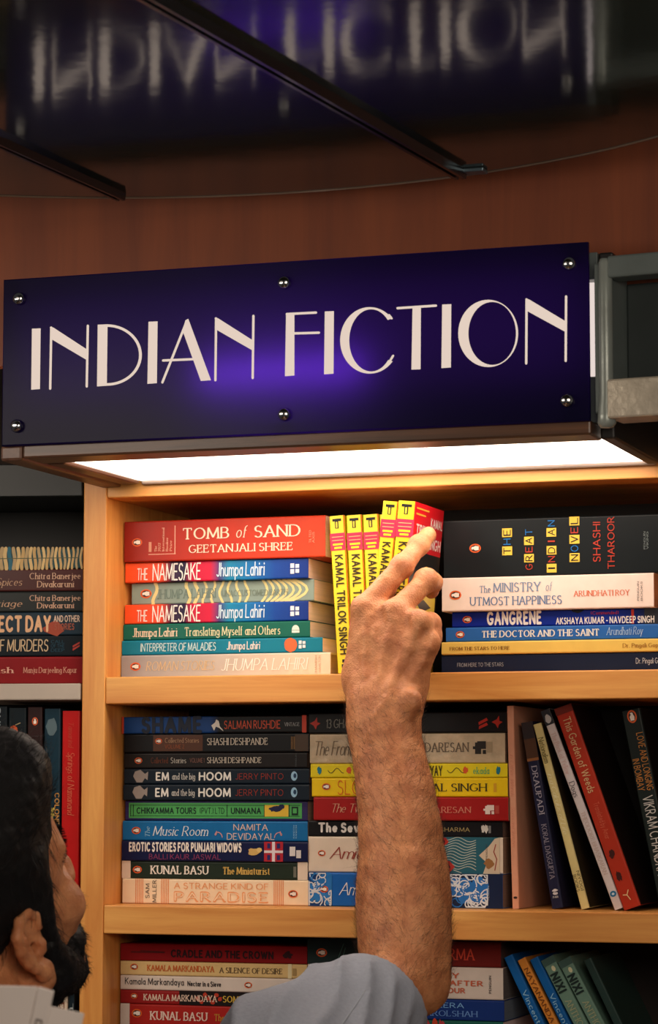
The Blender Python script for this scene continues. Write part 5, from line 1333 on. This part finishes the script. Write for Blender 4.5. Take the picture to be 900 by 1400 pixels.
strands('hair_strands', V2, Q2, 3000, .020, .00028, lambda p, nn: (HF * .9 + HU * .3 if ((p - HO) @ HU) > .07 else -HU * .9 - HF * .4), m_hair, hair, 5, .55)['kind'] = 'stuff'
strands('beard_strands', V3, Q3, 5200, .0075, .00022, lambda p, nn: -HU * .8 + HF * .35, m_hair, beard, 6, .8)['kind'] = 'stuff'
# eyebrows, lashes
R_ = random.Random(4)
for s in (-1, 1):
    mb = MB()
    for k in range(150):
        t = R_.random(); x = s * (.016 + .040 * t); base = H(x, .0935 - .030 * t * t - .004 * t, .030 + .006 * R_.random() - .006 * t); tip = base + HM @ np.array([s * .008, .003 + .002 * R_.random(), .003 - .004 * t])
        mb.tube([base, (base + tip) / 2 + HM @ np.array([0, .001, 0]), tip], [.0004, .0003, .0001], 3)
    for k in range(26):
        x = s * (.020 + .026 * k / 26); base = H(x, .0845 - .004 * (k / 26) ** 2 * 3, .012); tip = base + HM @ np.array([s * .002, .009, .004])
        mb.tube([base, tip], [.0003, .0001], 3)
    mb.build('eyebrow', m_hair, person)
# forearm hairs
def on_arm(c, nr):
    return (c[:, 2] < P(520, 935, -.13)[2] - .045 * np.abs(vnoise(c, 900, 3)) ** .7) & (c[:, 2] > P(520, 1340, -.2)[2]) & (c[:, 1] > -.27) & (c[:, 0] > P(455, 1100, -.16)[0])
strands('arm_hair', V, Q, 6000, .013, .000095, lambda p, nn: upw * .55 + RGT * (.5 if nn @ RGT > 0 else -.5), pmat('arm_hair', (40, 24, 18), .5), person, 9, .35, 4, on_arm)['kind'] = 'stuff'
# index finger nail
ia = i_pts[-1] - i_pts[-2]; ia /= np.linalg.norm(ia)

# ---- shirt: rolled sleeve round the upper arm, shoulders and trunk
Sh = Solid()
cuff = P(514, 1374, -.245); sa = sho - cuff; sL = np.linalg.norm(sa); sa /= sL
Sh.limb(cuff, sho, .0530, .086, .02); Sh.limb(P(452, 1420, -.30), P(372, 1440, -.36), .050, .050, .03)
nk = P(-40, 1540, -.60)
Sh.limb(sho, nk, .075, .07, .04)
tor = nk + np.array([.02, -.01, -.20])
Sh.ell(tor, (.20, .135, .25), np.stack([HR - HR[2] * upw, HF - HF[2] * upw, upw], 1) / np.array([np.linalg.norm((HR - HR[2] * upw)), np.linalg.norm((HF - HF[2] * upw)), 1]), .06)
Sh.ell(tor + np.array([0, 0, -.25]), (.17, .125, .28), None, .08)
lsho = nk + (nk - sho) * np.array([.75, .75, 0]) + np.array([0, 0, -.09])
Sh.limb(nk + np.array([0, 0, -.05]), lsho, .07, .065, .06); Sh.limb(lsho, lsho + np.array([-.05, .02, -.27]), .06, .05, .04)
Sh.limb(cuff - sa * .05, cuff + sa * .016, .0465, .0455, .004, 's')                           # hollow cuff
Sh.limb(nk + np.array([0, 0, .0]), nk + np.array([.02, 0, .14]), .062, .066, .01, 's')           # neck opening
# flat cut at the cuff
perp1 = np.cross(sa, upw); perp1 /= np.linalg.norm(perp1); perp2 = np.cross(sa, perp1)
Sh.ell(cuff - sa * .0595, (.0600, .12, .12), np.stack([sa, perp1, perp2], 1), .004, 's')
def shirt_disp(x):
    l = (x - cuff) @ sa; r2 = (x - cuff) @ perp1; r3 = (x - cuff) @ perp2
    ang = np.arctan2(r3, r2)
    ph = l * 30 + 6.5 * ang + 1.5 * vnoise(x, 10, 4)
    wr = ((1 - np.abs(np.sin(ph))) ** 1.5 * 1.5 - .45) * np.clip((l - .003) / .022, 0, 1)
    hem = .0016 * np.clip(1 - np.abs(l - .010) / .0105, 0, 1) ** .5
    return .0085 * wr * (.65 + .5 * vnoise(x, 15, 8)) + .006 * vnoise(x, 15, 9) * np.clip(l / .03, 0, 1) + hem
ap = np.concatenate([[q[7] - q[8] for q in Sh.p if q[6] == 'u'], [q[7] + q[8] for q in Sh.p if q[6] == 'u']])
V4, Q4 = mesh_solid(Sh, ap.min(0) - .02, ap.max(0) + .02, .0036, shirt_disp, .02)
m_shirt = pmat('blue_grey_cotton', (152, 157, 170), .85, .2, noise=.12, nscale=300, bump=.35)
shirt = solid_object('shirt', V4, Q4, m_shirt, person, 1)
mb = MB(); line_ = []
tc_ = CAM - cuff; tc_ -= sa * (tc_ @ sa); tc_ /= np.linalg.norm(tc_); tu_ = np.cross(sa, tc_); tu_ = tu_ if tu_[2] > 0 else -tu_
for k in range(26):
    l_ = .004 + .006 * k; dr = tc_ * math.cos(.35 - .012 * k) + tu_ * math.sin(.35 - .012 * k)
    rr_ = np.linspace(.03, .12, 181); xs_ = cuff + sa * l_ + rr_[:, None] * dr; f_ = Sh.ev(xs_) - shirt_disp(xs_)
    i_ = np.nonzero(f_ > 0)[0]; line_.append(xs_[i_[0]] - dr * .0004)
mb.tube(line_, .0008, 5)
mb.build('sleeve_seam', pmat('seam_thread', (150, 156, 166), .8), shirt, smooth=True)
# ---- trousers and shoes (below the picture's edge)
Tr = Solid(); hip = tor + np.array([0, 0, -.46])
sd_ = (HR - HR[2] * upw); sd_ /= np.linalg.norm(sd_); fw_ = np.array([-sd_[1], sd_[0], 0])
Tr.ell(hip, (.165, .12, .14), np.stack([sd_, fw_, upw], 1), .05)
feet = []
for s in (-1, 1):
    a = hip + sd_ * s * .085 + upw * -.05; k_ = np.array([a[0] + fw_[0] * .02, a[1] + fw_[1] * .02, .47]); f_ = np.array([k_[0] - fw_[0] * .02, k_[1] - fw_[1] * .02, .075])
    Tr.chain([a, k_, f_], [.088, .062, .052], .03); feet.append(f_)
ap = np.concatenate([[q[7] - q[8] for q in Tr.p], [q[7] + q[8] for q in Tr.p]])
V5, Q5 = mesh_solid(Tr, ap.min(0) - .02, ap.max(0) + .02, .009, None, .02)
solid_object('trousers', V5, Q5, pmat('dark_denim', (36, 42, 58), .8, noise=.2, nscale=200), person, 1)
for f_ in feet:
    So = Solid(); g = np.array([f_[0], f_[1], 0])
    So.limb(g + upw * .042 - fw_ * .03, g + upw * .034 + fw_ * .15, .040, .032, .02); So.limb(g + upw * .05, g + upw * .085, .042, .046, .02); So.ell(g + fw_ * .06 - upw * .052, (.2, .2, .0542), None, .004, 's')
    V6, Q6 = mesh_solid(So, g + np.array([-.22, -.22, -.02]), g + np.array([.22, .22, .15]), .007, None, .02)
    solid_object('shoe', V6, Q6, pmat('brown_leather', (58, 40, 30), .5), person, 1)

# ================================================================== open white book in front of the neck, on a display plinth
YB = -.98
sp_t0, sp_t1 = P(52, 1349, YB), P(73, 1355, YB)
sp_b0 = P(41, 1400, YB)
ax_ = (sp_b0 - sp_t0); ax_ /= np.linalg.norm(ax_)
ob = empty('open_book', Matrix.Translation(Vector(sp_t0)))
tag(ob, 'open white book seen from its spine, standing before the neck at the lower left', 'book')
m_wh = pmat('white_book_cover', (214, 204, 198), .45, noise=.06); HB = .20
wv_ = sp_t1 - sp_t0; wv_ -= ax_ * (wv_ @ ax_); WS = np.linalg.norm(wv_); wv_ /= WS; dv = np.cross(wv_, ax_); dv = dv if dv[1] > 0 else -dv
def slab(name, o, e1, l1, e2, l2, t, mat, par):
    n_ = np.cross(e1, e2); n_ /= np.linalg.norm(n_); n_ = n_ if n_[1] > 0 else -n_
    vs = [o + e1 * a * l1 + e2 * b_ * l2 + n_ * c_ * t - sp_t0 for a in (0, 1) for b_ in (0, 1) for c_ in (0, 1)]
    mb = MB(); mb.add(vs, [(0, 1, 3, 2), (4, 6, 7, 5), (0, 4, 5, 1), (2, 3, 7, 6), (0, 2, 6, 4), (1, 5, 7, 3)]); return mb.build(name, mat, par, bevel=.0006)
spn = slab('spine', sp_t0, wv_, WS, ax_, HB, .002, m_wh, ob)
e_l = -RGT * .95 + away * .32; e_l /= np.linalg.norm(e_l); e_r = RGT * .78 + away * .55 - upw * .22; e_r /= np.linalg.norm(e_r)
slab('cover', sp_t0 - wv_ * .0006, e_l, .13, ax_, HB, .0016, m_wh, ob); slab('cover', sp_t0 + wv_ * (WS + .0006) + ax_ * .010, e_r, .026, ax_, HB, .0016, m_wh, ob)
slab('pages', sp_t0 + dv * .003 + ax_ * .002, e_l, .122, ax_, HB - .004, .009, page_mat(0, (224, 214, 204)), ob); slab('pages', sp_t0 + wv_ * WS + dv * .004 + ax_ * .012, e_r, .023, ax_, HB - .004, .006, page_mat(0, (224, 214, 204)), ob)
mb = MB()
for p_ in text_polys('DEWEY', 'bold'):
    mb.add([sp_t0 + ax_ * (.020 + .034 * u) + wv_ * (WS * (.70 - .36 * v)) - dv * .0003 - sp_t0 for u, v in p_], [tuple(range(len(p_)))])
mb.build('title', pmat('grey_print', (130, 120, 116), .6), spn, recalc=False)
zb_ = min((sp_t0 + ax_ * HB)[2], (sp_t0 + wv_ * WS + ax_ * HB)[2])
pl = empty('display_plinth', Matrix.Translation((sp_t0[0] - .03, YB + .03, 0)))
tag(pl, 'plain wooden plinth carrying the open white book', 'plinth')
mb = MB(); mb.box(-.12, .09, -.07, .10, 0, zb_ - .022); mb.build('body', mw_z, pl, bevel=.003)
mb = MB(); mb.box(-.13, .10, -.08, .11, zb_ - .0215, zb_ - .0008); mb.build('top', mw_x, pl, bevel=.003)
